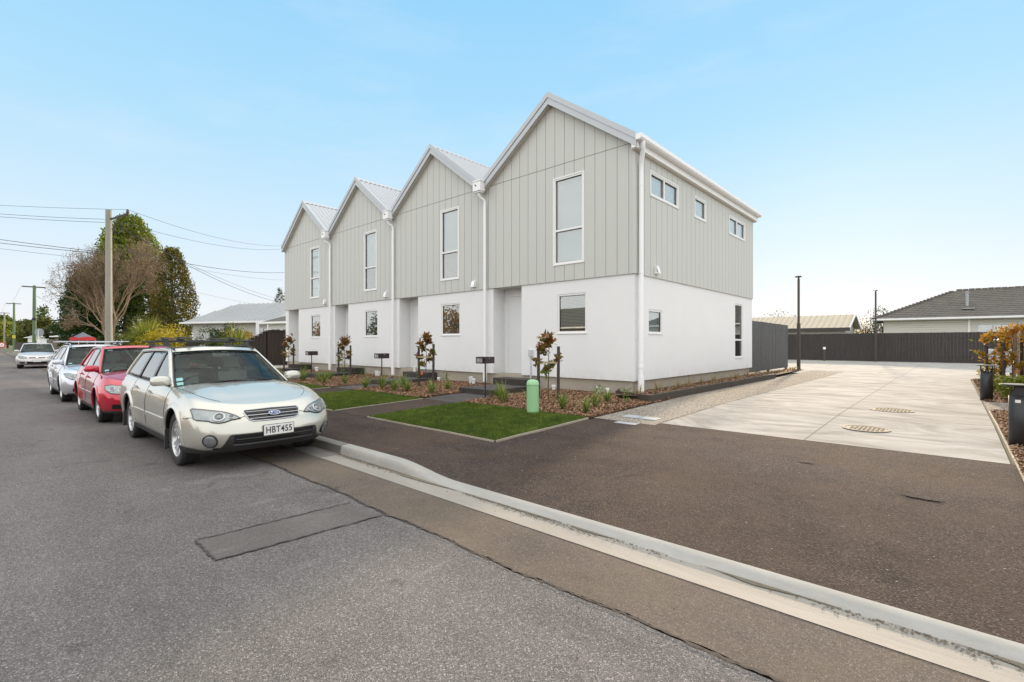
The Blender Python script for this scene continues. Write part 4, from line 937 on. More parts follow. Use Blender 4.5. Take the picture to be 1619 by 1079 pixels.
wire(top,off(-260,306,27),.15,.011,'topmost thin wire leading left from the nearest pole')
wire((-29.9,4.05,7.35),off(-260,310,26),.2,.013,'upper of the close pair of wires leading left from the nearest pole top')
wire((-29.9,4.05,7.20),off(-260,314,26),.2,.013,'lower of the close pair of wires leading left from the nearest pole top')
wire((-29.9,4.05,5.78),off(-260,336,26),.15,.018,'thick upper service cable leading left at mid height')
wire((-29.9,4.05,5.70),off(-260,346,26),.15,.018,'thick lower service cable leading left at mid height')
wire((-29.9,4.05,5.40),off(-260,357,26),.1,.010,'thin lowest wire leading left at mid height')
wire(top,off(447,389,46),.5,.012,'upper thin wire from the nearest pole towards the far townhouse')
wire((-29.7,4.6,7.3),off(447,394,46),.5,.012,'second thin wire from the nearest pole towards the far townhouse')
wire((-29.7,4.4,6.0),off(452,431,46),.4,.020,'thick cable from the nearest pole passing behind the far townhouse')
wire((-29.7,4.4,5.9),off(447,443,46),.3,.009,'thin wire below the thick cable, passing behind the far townhouse')
wire((-29.7,4.6,7.1),off(441,478,44),.5,.018,'steeply descending service cable from the nearest pole to the house roof')
wire((-29.7,4.6,7.0),off(436,472,44),.35,.012,'second descending service wire from the nearest pole to the house roof')
wire((-29.7,4.4,5.0),off(410,482,44),.2,.008,'faint lowest wire from the nearest pole towards the left house')
for (a,b,lb) in (((-75.5,3.1,7.6),(-121,3.1,8.2),'street-side wire between the second and third poles'),((-121,3.1,8.2),(-167,3.1,8.5),'street-side wire between the third and fourth poles')): wire(a,b,.9,.012,lb)
wire((-75.5,5.4,7.6),off(118,497,60),.3,.018,'wire dropping from the second pole to the dark trees'); wire((-75.5,4.4,6.7),off(112,487,60),.3,.022,'lower wire dropping from the second pole to the dark trees')
# ================================================================= TREES
def crown_cards(C,size,mat,par,vc,asp=.5,vs=.2):
    return npmesh('crown',leaves(C,size,asp),4,M[mat],par,np.clip(rng.normal(vc,vs,len(C)),0,1))
def column_pts(n,prof,r,lump=.18,k=26,fill=.55):
    """points near the surface of a lumpy column; prof(u)->relative radius"""
    u=rng.beta(1.15,1.15,n); th=rng.uniform(0,2*pi,n); H=1
    ph=rng.uniform(0,6.3,6); b=1+lump*(np.sin(th*3+u*9+ph[0])+np.sin(th*5-u*17+ph[1])*.7+np.sin(th*2+u*23+ph[2])*.7+.6*np.sin(th*9+u*41+ph[3]))*.5
    rr=prof(u)*b*(fill+(1-fill)*rng.random(n)**.4); return u,th,rr
def conifer(name,x,y,w,h,n,size,mat,label,prof,vc=.45,z0=.3,trunk=.2,lump=.2,group=None,cat='tree'):
    t=empty(name,(x,y,.2),0,label,cat,group); u,th,rr=column_pts(n,prof,1,lump)
    P=np.stack([rr*np.cos(th)*w/2,rr*np.sin(th)*w/2,z0+u*(h-z0)],1); P+=rng.normal(0,size*.5,P.shape)
    litv=vc+.10*np.sin(th*7+u*30)+.08*np.sin(u*55+th*3)
    npmesh('crown',leaves(P,size,.45,up=(0,0,.8)),4,M[mat],t,np.clip(rng.normal(0,.16,n)+litv,0,1))
    m=MB(); m.tube([(0,0,-.1),(0,0,h*.85)],[trunk,trunk*.25],7)
    for k in range(24):
        a=random.uniform(0,6.3); zz=h*random.uniform(.08,.8); l=w*.4*float(prof(np.array([zz/h]))[0]); m.tube([(0,0,zz),(cos(a)*l,sin(a)*l,zz+l*.25)],[trunk*.25,.02],4)
    m.build('trunk',M['bark_dark'],t); return t
pA=lambda u: np.clip(np.minimum(1.0,(1.02-u)*1.55)**.75,0.03,1)*np.clip(.78+u*.9,0,1)
p0=onD(200,540,50); cx,cy=p0.x,p0.y
conifer('cypress_tree',cx,cy,8.2,13.2,30000,.30,'conifer_leaf','tall dense dark evergreen behind the nearest power pole',pA,.42,trunk=.4)
q=onD(206,540,48.5); conifer('cypress_tree',q.x,q.y,5.4,13.9,15000,.28,'conifer_top','bright green pointed evergreen top rising above the dark tree',lambda u: np.where(u>.55,np.clip((1.03-u)*2.4,0,1)**.6,.35),.5,trunk=.25,z0=4)
q=onD(138,540,47); conifer('cypress_tree',q.x,q.y,3.9,8.4,12000,.26,'conifer_leaf','lower dark evergreen mass left of the nearest pole',lambda u: np.clip((1.03-u)*2.2,0,1)**.5,.36)
q=onD(272,540,46); conifer('cypress_tree',q.x,q.y,3.7,10.2,16000,.22,'conifer_gold','golden green evergreen standing right of the bare tree',lambda u: np.clip((1.03-u)*2.0,0,1)**.55*np.clip(.75+u,0,1),.45)
def bare_tree(x,y,h,label,lean=0):
    t=empty('bare_tree',(x,y,.2),0,label,'tree'); t.scale=(.74,.74,1.0); m=MB(); tips=[]
    R_=random.Random(5)
    def br(p,d,l,r,k):
        q=p+d*l*.5+Vector((R_.gauss(0,.06),R_.gauss(0,.06),R_.gauss(0,.04)))*l; e=p+d*l
        m.tube([p,q,e],[r,r*.85,r*.7],5 if k<3 else 3,cap=False)
        if k>=5 or l<.2: tips.append(e); return
        if k>=3: tips.append(q)
        for i in range(R_.choice((3,3,4)) if k<4 else 3):
            a=R_.uniform(0,6.3); s=R_.uniform(.30,.62) if k>0 else R_.uniform(.35,.65); u=d.cross(Vector((cos(a),sin(a),.3))).normalized(); nd=(d*cos(s)+u*sin(s)+Vector((0,0,.14))).normalized()
            br(e if i else q.lerp(e,.7),nd,l*R_.uniform(.66,.86),r*.62,k+1)
    for a,s,l in ((3.7,.30,2.9),(.6,.32,2.9),(2.4,.20,3.4),(5.2,.30,2.8),(3.9,.6,2.0)):
        d=Vector((cos(a)*s,sin(a)*s,1)).normalized(); br(Vector((0,0,.8)),d,l*h/9.3,.12,0)
    m.tube([(0,0,-.1),(0,0,.5),(.03,0,1.0)],[.30,.24,.2],8); m.build('trunk',M['bark_pale'],t)
    C=np.array([list(p) for p in tips]); idx=rng.integers(0,len(C),24000); P=C[idx]+rng.normal(0,.15,(24000,3)); P=P[P[:,2]>2.2]
    npmesh('crown',leaves(P,.15,.25),4,M['oldleaf'],t,np.clip(rng.normal(.5,.25,len(P)),0,1)); return t
q=onD(176,552,37); bare_tree(q.x,q.y,7.0,'half-bare brown spreading tree in front of the dark evergreens')
# far-off trees
def round_tree(x,y,w,h,n,size,mat,label,vc=.5,z0=.35,zoff=0,group='trees far down the street',trunk=None):
    t=empty('tree',(x,y,.1+zoff),0,label,'tree',group); P=[]
    lumps=14
    for k in range(lumps):
        a=random.uniform(0,6.3); rr=random.uniform(0,.62)**.6*.6; zz=random.uniform(0,1); s=random.uniform(.25,.42); c=np.array([cos(a)*rr*w/2*1.2,sin(a)*rr*w/2*1.2,h*(z0+(1-z0)*(.12+.75*zz*(1-.3*rr)))])
        m_=n//lumps; d=rng.normal(0,1,(m_,3)); d/=np.linalg.norm(d,axis=1)[:,None]; P.append(c+d*rng.uniform(.5,1.05,m_)[:,None]*np.array([w*s*.75,w*s*.75,h*s*.55]))
    P=np.concatenate(P); crown_cards(P,size,mat,t,vc); m=MB(); tr=trunk or w*.03; m.tube([(0,0,-.2),(.1,0,h*.3),(0,.1,h*.7)],[tr,tr*.8,tr*.3],7)
    for k in range(7):
        a=k*.9; m.tube([(0,0,h*(.25+.05*k)),(cos(a)*w*.22,sin(a)*w*.22,h*(.45+.05*k))],[tr*.5,.03],4)
    m.build('trunk',M['bark_dark'],t); return t
for (u,vt,d,wpx,mat,lb,vc) in ((108,505,92,58,'hedge_leaf','rounded dark tree left of the tall evergreens, with pale blossom',.35),(66,503,110,54,'hedge_leaf','mid-green tree behind the second pole',.6),(40,506,120,46,'hedge_leaf','olive tree between the second and third poles',.7),(12,506,130,40,'strap_leaf','bright yellow-green tree beyond the third pole',.6),(-14,500,125,50,'strap_leaf','yellow-green tree cut by the left edge of the picture',.5),(3,497,170,40,'conifer_leaf','dark tall tree far at the end of the street',.6)):
    q=onD(u,545,d); round_tree(q.x,q.y,wpx*d/768*1.15,(546-vt)*d/768+1.2,4200,.012*d*.55,mat,lb,vc,z0=.12)
q=onD(68,545,118); t=round_tree(q.x,q.y,3.0,(545-489)*118/768+1.2,500,.5,'conifer_leaf','thin tall wispy tree poking above the others by the second pole',.6,z0=.75,trunk=.15)
# shrubs in front of left house
q=onD(236,545,31)
def strap(x,y,r_,n,label,mat='strap_leaf',wd=.03,z=.2,name='flax_bush'): 
    return flax(x,y,r_,n,label,mat,name,None,z=z,wd=wd,cat='shrub')
q=onD(232,545,30.5); strap(q.x,q.y,2.9,1700,'large arching strap-leaved bush left of the bright yellow shrub',wd=.02)
q=onD(252,545,28.5); bush('shrub',q.x,q.y,1.35,1.2,2.35,5200,.11,'yellow_leaf','bright yellow shrub behind the roof rack of the nearest car')
q=onD(345,545,31.8); bush('shrub',q.x,q.y,1.5,1.0,2.7,4600,.13,'conifer_leaf','dark camellia bush with white flowers in front of the left house',varc=.3)
P=rng.normal(0,1,(90,3)); P/=np.linalg.norm(P,axis=1)[:,None]; 
npmesh('blossom',leaves(P*np.array([1.15,1.0,.85])+np.array([0,0,1.25]),.13,.9),4,M['petal'],COL.objects['shrub.003'] if 'shrub.003' in COL.objects else None)
q=onD(376,545,30.2); strap(q.x,q.y,2.4,620,'upright spiky yellow-green flax bush beside the camellia',wd=.03)
q=onD(372,545,33.3); bush('shrub',q.x,q.y,2.6,.9,2.35,4200,.12,'golden_leaf','long ochre hedge growing along the front of the left house',varc=.45)
q=onD(310,545,36); 
# fence, house on the left
q0=onD(262,560,35.5); q1=onD(402,560,34); fence('garden_fence',(q0.x,q0.y),(q1.x,q1.y),.2,1.62,1.55,'low dark weathered fence in front of the left house',M['fence_choc'],bw=.16,side=-1)
def house(name,label,P0,P1,depth,ze,zr,over,wallm,roofm,hipl,hipr,wins,cat='house',gut=True,back=None,ribs=None,courses=None,zf=.3,fasc='white',gable=False):
    """P0->P1: front wall line left to right as seen; roof hip"""
    P0,P1=Vector(P0[:2]),Vector(P1[:2]); L=(P1-P0).length; a=math.atan2((P1-P0).y,(P1-P0).x)
    t=empty(name,(P0.x,P0.y,0),a,label,cat)
    Tw=lambda x,z,n:(x,-n,z); m=MB(); wall(m,Tw,0,L,zf,lambda a:ze,wins,depth=.08)
    for (xa,ya),(xb,yb) in (((0,0),(0,depth)),((0,depth),(L,depth)),((L,depth),(L,0))): m.quad((xa,ya,zf),(xb,yb,zf),(xb,yb,ze),(xa,ya,ze))
    if gable:
        for x in (0,L): m.add([(x,0,ze),(x,depth,ze),(x,depth/2,zr-.05)],[(0,1,2)])
    m.build('wall',[wallm,wallm],t)
    m=MB(); o=over; A=(-o,-o,ze),(L+o,-o,ze),(L+o,depth+o,ze),(-o,depth+o,ze); r0=(hipl if not gable else -o,depth/2,zr); r1=(L-hipr if not gable else L+o,depth/2,zr)
    for f in ((A[0],A[1],r1,r0),(A[2],A[3],r0,r1)): m.quad(*f)
    if not gable: m.add([A[3],A[0],r0],[(0,1,2)]); m.add([A[1],A[2],r1],[(0,1,2)])
    m.quad(A[0],A[1],A[2],A[3])
    def slope_pt(s,v,f=0): # s along eave 0..1, v up slope, front face
        e0,e1=(Vector(A[0]),Vector(A[1])); b=e0.lerp(e1,s); tp=Vector(r0).lerp(Vector(r1),s); return b.lerp(tp,v)
    if ribs:
        n=int((L+2*o)/ribs)
        for i in range(1,n):
            x=-o+i*(L+2*o)/n; 
            vmax=1.0
            if x<r0[0]: vmax=max(0,(x+o)/(r0[0]+o))
            if x>r1[0]: vmax=max(0,(L+o-x)/(L+o-r1[0]))
            if vmax<.03: continue
            y0,z0_=-o,ze; y1=-o+(depth/2+o)*vmax; z1_=ze+(zr-ze)*vmax
            vs=[(x-.05,y0,z0_),(x,y0,z0_+.08),(x+.05,y0,z0_),(x-.05,y1,z1_),(x,y1,z1_+.08),(x+.05,y1,z1_)]; m.add(vs,[(0,1,4,3),(1,2,5,4),(0,2,1)])
    if courses:
        n=courses
        for i in range(n):
            v0=i/n; v1=(i+1)/n; 
            for fr in (0,1):
                xl0=-o+(r0[0]+o)*v0; xr0=L+o-(L+o-r1[0])*v0; xl1=-o+(r0[0]+o)*v1; xr1=L+o-(L+o-r1[0])*v1
                y0=-o+(depth/2+o)*v0; y1=-o+(depth/2+o)*v1; z0_=ze+(zr-ze)*v0; z1_=ze+(zr-ze)*v1
                if fr==0:
                    seg=max(2,int((xr0-xl0)/.17)); top=[];bot=[];low=[]
                    for k in range(seg+1):
                        s=k/seg; wv=.018*abs(sin(k*1.57+i*1.57)); jj=random.uniform(-.006,.006)
                        bot.append((xl0+(xr0-xl0)*s,y0-.01,z0_+.045+wv+jj)); top.append((xl1+(xr1-xl1)*s,y1,z1_+.015+wv*.3)); low.append((xl0+(xr0-xl0)*s,y0-.01,z0_))
                    m.grid([low,bot,top])
                else:
                    yl0=depth+o-(depth/2+o)*v0; 
                    m.grid([[(xl0-.01,y0,z0_),(xl0-.01,yl0,z0_)],[(xl0-.01,y0,z0_+.05),(xl0-.01,yl0,z0_+.05)],[(xl1,y1,z1_+.015),(xl1,depth+o-(depth/2+o)*v1,z1_+.015)]])
        for k in range(int(((Vector(r0)-Vector(A[0])).length)/.32)):   # hip caps
            u=k*.32/(Vector(r0)-Vector(A[0])).length; c=Vector(A[0]).lerp(Vector(r0),u); m.box(c.x-.16,c.x+.12,c.y-.12,c.y+.16,c.z-.02,c.z+.12)
        k=r0[0]
        while k<r1[0]: m.box(k,k+.30,depth/2-.12,depth/2+.12,zr-.03,zr+.10+.012*((k*10)%2)); k+=.34
    m.build('roof',roofm,t)
    if gut:
        m=MB(); m.box(-o-.06,L+o+.06,-o-.12,-o-.001,ze-.10,ze+.02); m.box(-o-.12,-o-.001,-o-.12,depth+o,ze-.10,ze+.02); m.box(-o,L+o,-o,-.001,ze-.13,ze-.101); m.build('gutter',M[fasc],t)
    for wn_ in wins: window(t,Tw,*wn_,mull=(wn_[0]+wn_[1])/2,blind='blind')
    return t
def weatherboard(name,c,pitch=.15):
    t=NT(name); g=t.n('TexCoord').outputs['Object']; z=t.n('SeparateXYZ',{0:g}).outputs[2]; fr=t.math('FRACT',t.math('DIVIDE',z,pitch)); 
    h=t.ramp(fr,[(0,0),(.06,1),(1,.55)]); return t.bsdf(Base_Color=c,Roughness=.6,Normal=t.bump(h,1.0,.03))
M['wboard']=weatherboard('cream_weatherboard',(.66,.64,.58)); M['wb_side']=weatherboard('white_weatherboard',(.6,.6,.58))
M['tile']=basic('dark_concrete_tile',(.115,.105,.09),.85,var=.35,scale=1.5,fine=.35,bump=.4)
M['ironroof']=basic('pale_iron_roof',(.36,.37,.37),.5,metal=.2,var=.10,scale=.8,fine=.04)
M['ironcream']=basic('cream_iron_roof',(.50,.43,.32),.55,metal=.1,var=.1,scale=1)
M['brick']=basic('pale_plaster',(.55,.53,.5),.8,var=.1)
a=onD(305,540,37); b=onD(440,540,34.5)
LH=house('house','long low white house with a pale corrugated iron roof on the left',(a.x,a.y),(b.x,b.y),6.0,3.02,4.62,.5,M['wb_side'],M['ironroof'],1.1,1.0,[(2.6,4.2,1.6,2.6),(6.0,7.4,1.4,2.6)],ribs=.46)
for k,(x,) in enumerate(((7.9,),(9.6,))): pass
a=onD(424,540,30.5); b=onD(500,540,28.5)
house('sunroom','white sunroom wing with a grey roof beside the dark fence',(a.x,a.y),(b.x,b.y),3.0,2.75,3.5,.35,M['white'],M['slategrey'] if 'slategrey' in M else M['tile'],1.4,1.4,[(.25,1.15,1.5,2.35),(1.35,2.3,1.5,2.35)],gut=True,zf=.3)
for u,d in ((407,33.3),(425,32.8)):
    q=onD(u,540,d); m=MB(); m.box(-.08,.08,-.08,.08,.2,3.0); o=m.build('verandah_post',M['white']); o.location=(q.x,q.y,0); tag(o,'white verandah post of the left house, '+('left' if u==407 else 'right')+' of the pair above the raked fence','post')
q=onD(443,545,60); conifer('pine_tree',q.x,q.y,3.2,8.0,1500,.22,'hedge_leaf','sparse pine top just showing past the far townhouse',lambda u: np.clip((1.05-u)*1.5,0,1),.4)
# right: tiled house behind the back fence, garage
P0=Vector(onY(1397,507,45)[:2].to_tuple()+(0,)) if False else onY(1397,507,44.5)
TH=house('house','cream weatherboard house with a dark tiled hip roof behind the back fence',(P0.x,P0.y),(P0.x+17,P0.y+1.4),8.5,3.20,5.35,.55,M['wboard'],M['tile'],4.3,4,[(4.95,6.5,1.45,2.72)],courses=15)
m=MB(); m.tube([(4.6,1.3,3.7),(4.6,1.3,4.95)],.085,10); m.lathe([(.0,4.95),(.12,4.96),(.12,5.02),(0,5.04)],Matrix.Translation((4.6,1.3,0)),12); m.box(4.28,4.92,.5,.9,3.80,3.86); m.build('flue',M['ironroof'],TH)
m=MB(); m.box(4.5,4.62,-.10,-.001,.4,3.1); m.build('downpipe',M['white'],TH)
g0=onY(1345,510,46)
# garage: gable end towards +X, long side facing us
G_=empty('garage',(g0.x-12,46,0),0,'low garage with a cream ribbed iron roof behind the back fence','garage')
m=MB(); m.box(0,11.6,0,5.2,.2,2.75); m.add([(11.6,0,2.75),(11.6,5.2,2.75),(11.6,2.6,3.75)],[(0,1,2)]); m.build('wall',M['brick'],G_)
m=MB(); m.add([(-.2,-.35,2.66),(12,-.35,2.66),(12,2.6,3.82),(-.2,2.6,3.82),(-.2,5.55,2.66),(12,5.55,2.66)],[(0,1,2,3),(3,2,5,4)])
x=0
while x<12: m.box(x,x+.06,-.35,2.6,0,.05,M=Matrix(((1,0,0,0),(0,1,0,0),(0,.393,1,2.80),(0,0,0,1)))) ; x+=.42
m.build('roof',M['ironcream'],G_,solid=.04)
m=MB(); m.box(-.2,12,-.45,-.36,2.42,2.68); m.build('fascia',M['darkmetal'],G_)
m=MB(); 
for s in (-1,1): m.add([(12.01,2.6,3.86),(12.01,2.6+s*2.98,2.70),(12.01,2.6+s*2.98,2.52),(12.01,2.6,3.68)],[(0,1,2,3)])
m.build('barge_board',M['white'],G_,solid=.05)
h0=onY(1180,508,52); house('house','house with a reddish tiled roof peeping over the grey fence',(h0.x-9,52),(h0.x+.6,52),7,3.2,5.0,.5,M['brick'],basic('terracotta',(.22,.10,.06),.8,var=.3,fine=.2),3,3,[],gut=False)
q=onY(1232,545,62); round_tree(q.x,q.y,5.0,5.6,900,.20,'oldleaf','pale bare treetop behind the cream-roofed garage',.7,z0=.3,group='trees behind the back fence')
for u,Y,h,w_,lb in ((1368,60,4.0,4,'low orange-lit bush just right of the back lamp post'),(1383,58,4.6,3.4,'loose bush between the lamp post and the tiled house'),(1396,57,5.0,3,'small feathery tree against the end of the tiled house'),(1354,64,3.8,4,'far low bushes behind the back fence lamp post')):
    q=onY(u,545,Y); round_tree(q.x,q.y,w_,h,900,.16,'golden_leaf' if u<1380 else 'hedge_leaf',lb,.3,z0=.2,group='trees behind the back fence')
# ---- street things far left
def cone(x,y,label):
    t=empty('traffic_cone',(x,y,.0),0,label,'traffic cone','orange traffic cones'); m=MB(); m.lathe([(.17,.03),(.14,.25),(.10,.5),(.045,.88),(.03,.9),(0,.9)],n=16); m.box(-.22,.22,-.22,.22,0,.035); m.build('body',M['orange'],t,smooth=True,ang=40)
    m=MB(); m.lathe([(.125,.36),(.088,.58)],n=16); m.build('stripe',M['white'],t)
q=onD(26,571,42); cone(q.x,2.95,'orange traffic cone at the kerb, further one left of the far car'); q=onD(32,578,36); 
t=empty('road_barrel',(onD(34,570,40).x,2.75,0),0,'red and white traffic drum at the kerb just left of the far car','traffic drum'); m=MB(); m.lathe([(.26,0),(.26,.06),(.20,.1),(.19,.7),(.12,.85),(0,.86)],n=18); m.build('body',basic('red_drum',(.62,.05,.03),.5),t,smooth=True,ang=40); m=MB(); m.lathe([(.205,.32),(.20,.48)],n=18); m.build('stripe',M['white'],t)
q=onD(61,546,50); t=empty('street_sign',(q.x,q.y,.1),0,'round grey back of a road sign on a white post','road sign'); m=MB(); m.tube([(0,0,0),(0,0,2.75)],.05,8); m.build('post',M['white'],t); dA=Matrix.Rotation(CA,4,'Z')
m=MB(); m.lathe([(0,.012),(.42,.012),(.43,0),(.42,-.012),(0,-.012)],Matrix.Translation((.1,-.0,2.45))@Matrix.Rotation(R(50),4,'Z')@Matrix.Translation((0,.07,0))@Matrix.Rotation(R(90),4,'X'),28); m.build('sign_disc',basic('sign_back',(.30,.33,.38),.5),t)
q=onD(3,548,70); t=empty('roadwork_sign',(q.x,q.y,.15),R(65),'red and white roadworks sign at the far left kerb','road sign'); m=MB(); m.lathe([(0,.01),(.42,.01),(.42,-.01)],Matrix.Translation((0,0,1.05))@Matrix.Rotation(R(90),4,'X'),26); m.build('sign_disc',M['red'],t); m=MB(); m.lathe([(0,.0),(.28,.0)],Matrix.Translation((0,-.02,1.05))@Matrix.Rotation(R(90),4,'X'),26); m.build('sign_face',M['white'],t); m=MB(); m.box(-.16,.16,-.03,-.025,1.0,1.10); m.build('symbol_bar',M['red'],t); m=MB(); m.tube([(-.4,0,0),(0,0,.8),(.4,0,0)],.03,6); m.build('stand',M['darkmetal'],t)
# wire-mesh gate / shed stuff at u 75-125
fa=onD(74,560,58); fb=onD(118,560,46); fence('mesh_fence',(fa.x,fa.y),(fb.x,fb.y),.15,1.9,1.9,'old pale wooden fence behind the far parked car',M['fence_old'],bw=.22,gap=.05,side=-1)
a=onD(52,540,80); b=onD(24,540,95); fence('mesh_fence',(b.x,b.y),(a.x,a.y),.1,1.6,1.6,'dark far fence between the second and third poles',M['fence_choc'],bw=.3,side=-1)
a=onD(88,540,62); b=onD(122,540,56); house('carport','low shed with a flat pale roof behind the far parked car',(a.x,a.y),(b.x,b.y),3,2.35,2.75,.4,M['fence_old'],M['ironroof'],.8,.8,[],cat='shed')
a=onD(44,540,105); b=onD(62,540,100); house('house','small white house far down the street behind the second pole',(a.x,a.y),(b.x,b.y),5,2.7,4.0,.4,M['white'],M['ironroof'],2.0,2.0,[],cat='house')
q=onD(131,545,33); t=empty('market_umbrella',(q.x,q.y,.42),R(20),'grey and red peaked canopy behind the silver estate car','canopy',None,1); t.scale=(.50,.50,.76)
m=MB(); m.add([(-1.0,-1.0,1.78),(1.0,-1.0,1.78),(1.0,1.0,1.78),(-1.0,1.0,1.78),(0,0,2.35)],[(0,1,4),(1,2,4),(2,3,4),(3,0,4)]); m.build('canopy_top',basic('grey_fabric',(.12,.13,.16),.8),t,solid=.02)
m=MB(); 
for k in range(4):
    a=R(90)*k; c,s=cos(a),sin(a); rot=lambda x,y:(x*c-y*s,x*s+y*c)
    n=8; up=[];dn=[]
    for i in range(n+1):
        x=-1.02+2.04*i/n; p=rot(x,-1.02); up.append((p[0],p[1],1.80+.13*(1-(x/1.02)**2))); dn.append((p[0],p[1],1.60+.0*(i%2)))
    m.grid([dn,up])
m.build('valance',basic('red_fabric',(.5,.02,.03),.7),t,solid=.02)
for k in range(4):
    m=MB(); x=.95*(1 if k in(0,1) else -1); y=.95*(1 if k in (0,3) else -1); m.tube([(x,y,-.1),(x,y,1.75)],.03,6); m.build('leg',M['alloy'],t)
# across the street (seen only in window and paint reflections)
AH=house('house','brick bungalow with a tiled roof across the street',(-18,-17),(-34,-17),8,2.9,5.0,.5,basic('brick_wall',(.24,.14,.09),.85,var=.2,fine=.2),M['tile'],4,4,[(3,5,1,2.3),(9,11,1,2.3)])
for k,(x,y,h,mt) in enumerate(((-41,-16,5.5,'golden_leaf'),(-56,-16,6.5,'hedge_leaf'),(-66,-15,5,'golden_leaf'),(-8,-17,4.5,'hedge_leaf'),(8,-17,6,'hedge_leaf'))):
    round_tree(x,y,7,h,2200,.35,mt,['broad golden tree across the street left of the bungalow','green tree across the street beyond the golden tree','furthest golden tree across the street','low green tree across the street right of the bungalow','far right green tree across the street'][k],.55,z0=.1,group='trees across the street')
fence('front_fence',(8,-12.2),(-24,-12.2),0,1.1,1.1,'low brown front fence across the street',M['fence_brown'],bw=.2,side=1)
fence('front_fence',(-36,-12.2),(-70,-12.2),0,1.6,1.6,'taller brown front fence across the street, left of the bungalow',M['fence_brown'],bw=.25,side=1)
# ================================================================= CARS
def lerp(a,b,t): return a+(b-a)*t
def pw(pts,x):
    if x<=pts[0][0]: return pts[0][1]
    for (a,b),(c,d) in zip(pts,pts[1:]):
        if x<=c:
            t=(x-a)/(c-a); return b+(d-b)*t
    return pts[-1][1]
def spl(pts,x):       # smooth (monotone-ish cubic) interpolation
    n=len(pts)
    if x<=pts[0][0]: return pts[0][1]
    if x>=pts[-1][0]: return pts[-1][1]
    for i in range(n-1):
        if x<=pts[i+1][0]:
            x0,y0=pts[i]; x1,y1=pts[i+1]; h=x1-x0; t=(x-x0)/h
            m0=(y1-pts[i-1][1])/(x1-pts[i-1][0]) if i>0 else (y1-y0)/h
            m1=(pts[i+2][1]-y0)/(pts[i+2][0]-x0) if i<n-2 else (y1-y0)/h
            return (2*t**3-3*t*t+1)*y0+(t**3-2*t*t+t)*h*m0+(-2*t**3+3*t*t)*y1+(t**3-t*t)*h*m1
class Car:
    """x forward, y to the car's left, z up. The near side in the picture is the car's right side (-y)."""
    def __init__(c,p): c.p=p
    # ---- lower body surface
    def xf(c,k): return spl(c.p['nose'],k)
    def xr(c,k): return spl(c.p['tail'],k)
    def w(c,k): return c.p['w']/2*spl(c.p['prof'],k)
    def zs(c,x): return spl(c.p['shoulder'],x)
    def zb(c,x): return pw(c.p['sill'],x)
    def yside(c,x,k):
        w=c.w(k); xf=c.xf(k); xr=c.xr(k); af,nf=c.p['front']; ar,nr=c.p['rear']
        if x>xf-af: return w*max(0,1-((x-(xf-af))/af)**nf)**(1/nf) if x<xf else 0
        if x<xr+ar: return w*max(0,1-(((xr+ar)-x)/ar)**nr)**(1/nr) if x>xr else 0
        return w
    def fl(c,x,z,s):     # haunch swelling round the arches
        v=0
        for xa in (c.p['ax'],c.p['rx']):
            d=math.hypot(x-xa,(z-c.p['wr'])*1.05)/(c.p['wr']+.04); 
            if 1.0<=d<1.5: v=max(v,(1.5-d)/.5)
            elif d<1.0: v=1
        return .022*v*v*(3-2*v)
    def P(c,kind,t,k,off=0,side=-1):
        """kind 'F': t=phi 0..pi/2 from side to centre front; 'S': t=x; 'R': rear phi"""
        w=c.w(k); af,nf=c.p['front']; ar,nr=c.p['rear']
        if kind=='F': x=c.xf(k)-af+af*max(0,sin(t))**(2/nf); y=w*max(0,cos(t))**(2/nf)
        elif kind=='R': x=c.xr(k)+ar-ar*max(0,sin(t))**(2/nr); y=w*max(0,cos(t))**(2/nr)
        else: x=t; y=w
        z=c.zb(x)+(c.zs(x)-c.zb(x))*k
        if kind!='R' or t<1.2: y+=c.fl(x,z,side)*min(1,y/w*1.0)
        return Vector((x,side*y,z))
    def N(c,kind,t,k,side=-1):
        e=1e-3; a=c.P(kind,t+e,k,side=side)-c.P(kind,t-e,k,side=side) if kind!='F' or t<pi/2-e*1.5 else c.P(kind,t,k,side=side)-c.P(kind,t-e,k,side=side)
        k0,k1=max(0,k-.01),min(1,k+.01); b=c.P(kind,t,k1,side=side)-c.P(kind,t,k0,side=side); n=a.cross(b)
        if n.length<1e-9: return Vector((1,0,0))
        n.normalize(); ce=c.P(kind,t,k,side=side)-Vector((0,0,c.zs(0)*.6)); ce.z=0
        return n if n.dot(ce)>0 else -n
    def phi_y(c,y,k):     # phi on the nose for a given |y|
        w=c.w(k); return math.acos(min(1,max(0,abs(y)/w))**(c.p['front'][1]/2))
    def kz(c,x,z): return (z-c.zb(x))/(c.zs(x)-c.zb(x))
    def front_pt(c,y,z,off=0):
        s=-1 if y<0 else 1; k=.5
        for _ in range(6):
            ph=c.phi_y(y,k); x=c.P('F',ph,k,side=s).x; k=min(1,max(0,c.kz(x,z)))
        p=c.P('F',ph,k,side=s); n=c.N('F',min(ph,pi/2),k,side=s); return p+n*off,n
    def side_pt(c,x,z,off=0,side=-1):
        k=min(1,max(0,c.kz(x,z))); y=c.yside(x,k)+c.fl(x,z,side)
        y2=c.yside(x-.01,k); return Vector((x,side*(y+off),z))
    # ---- greenhouse surface
    def gk(c,x): return c.p['roofz'] 
    def zr(c,x): return spl(c.p['roofz'],x)
    def gw(c,x,k):
        p=c.p; L=(p['gf']-p['gr'])/2; m=(p['gf']+p['gr'])/2; t=(x-m)/L
        wb=p['gwb']*(1-.045*abs(t)**2.5); wt=p['gwt']*(1-.07*abs(t)**2.2); return lerp(wb,wt,max(0,k)**1.12)
    def gxf(c,k): return lerp(c.p["gf"],c.p["rf"],max(0,k)**.96)+.035*sin(pi*k)
    def gxr(c,k): return lerp(c.p["gr"],c.p["rr"],max(0,k)**1.1)-.03*sin(pi*k)
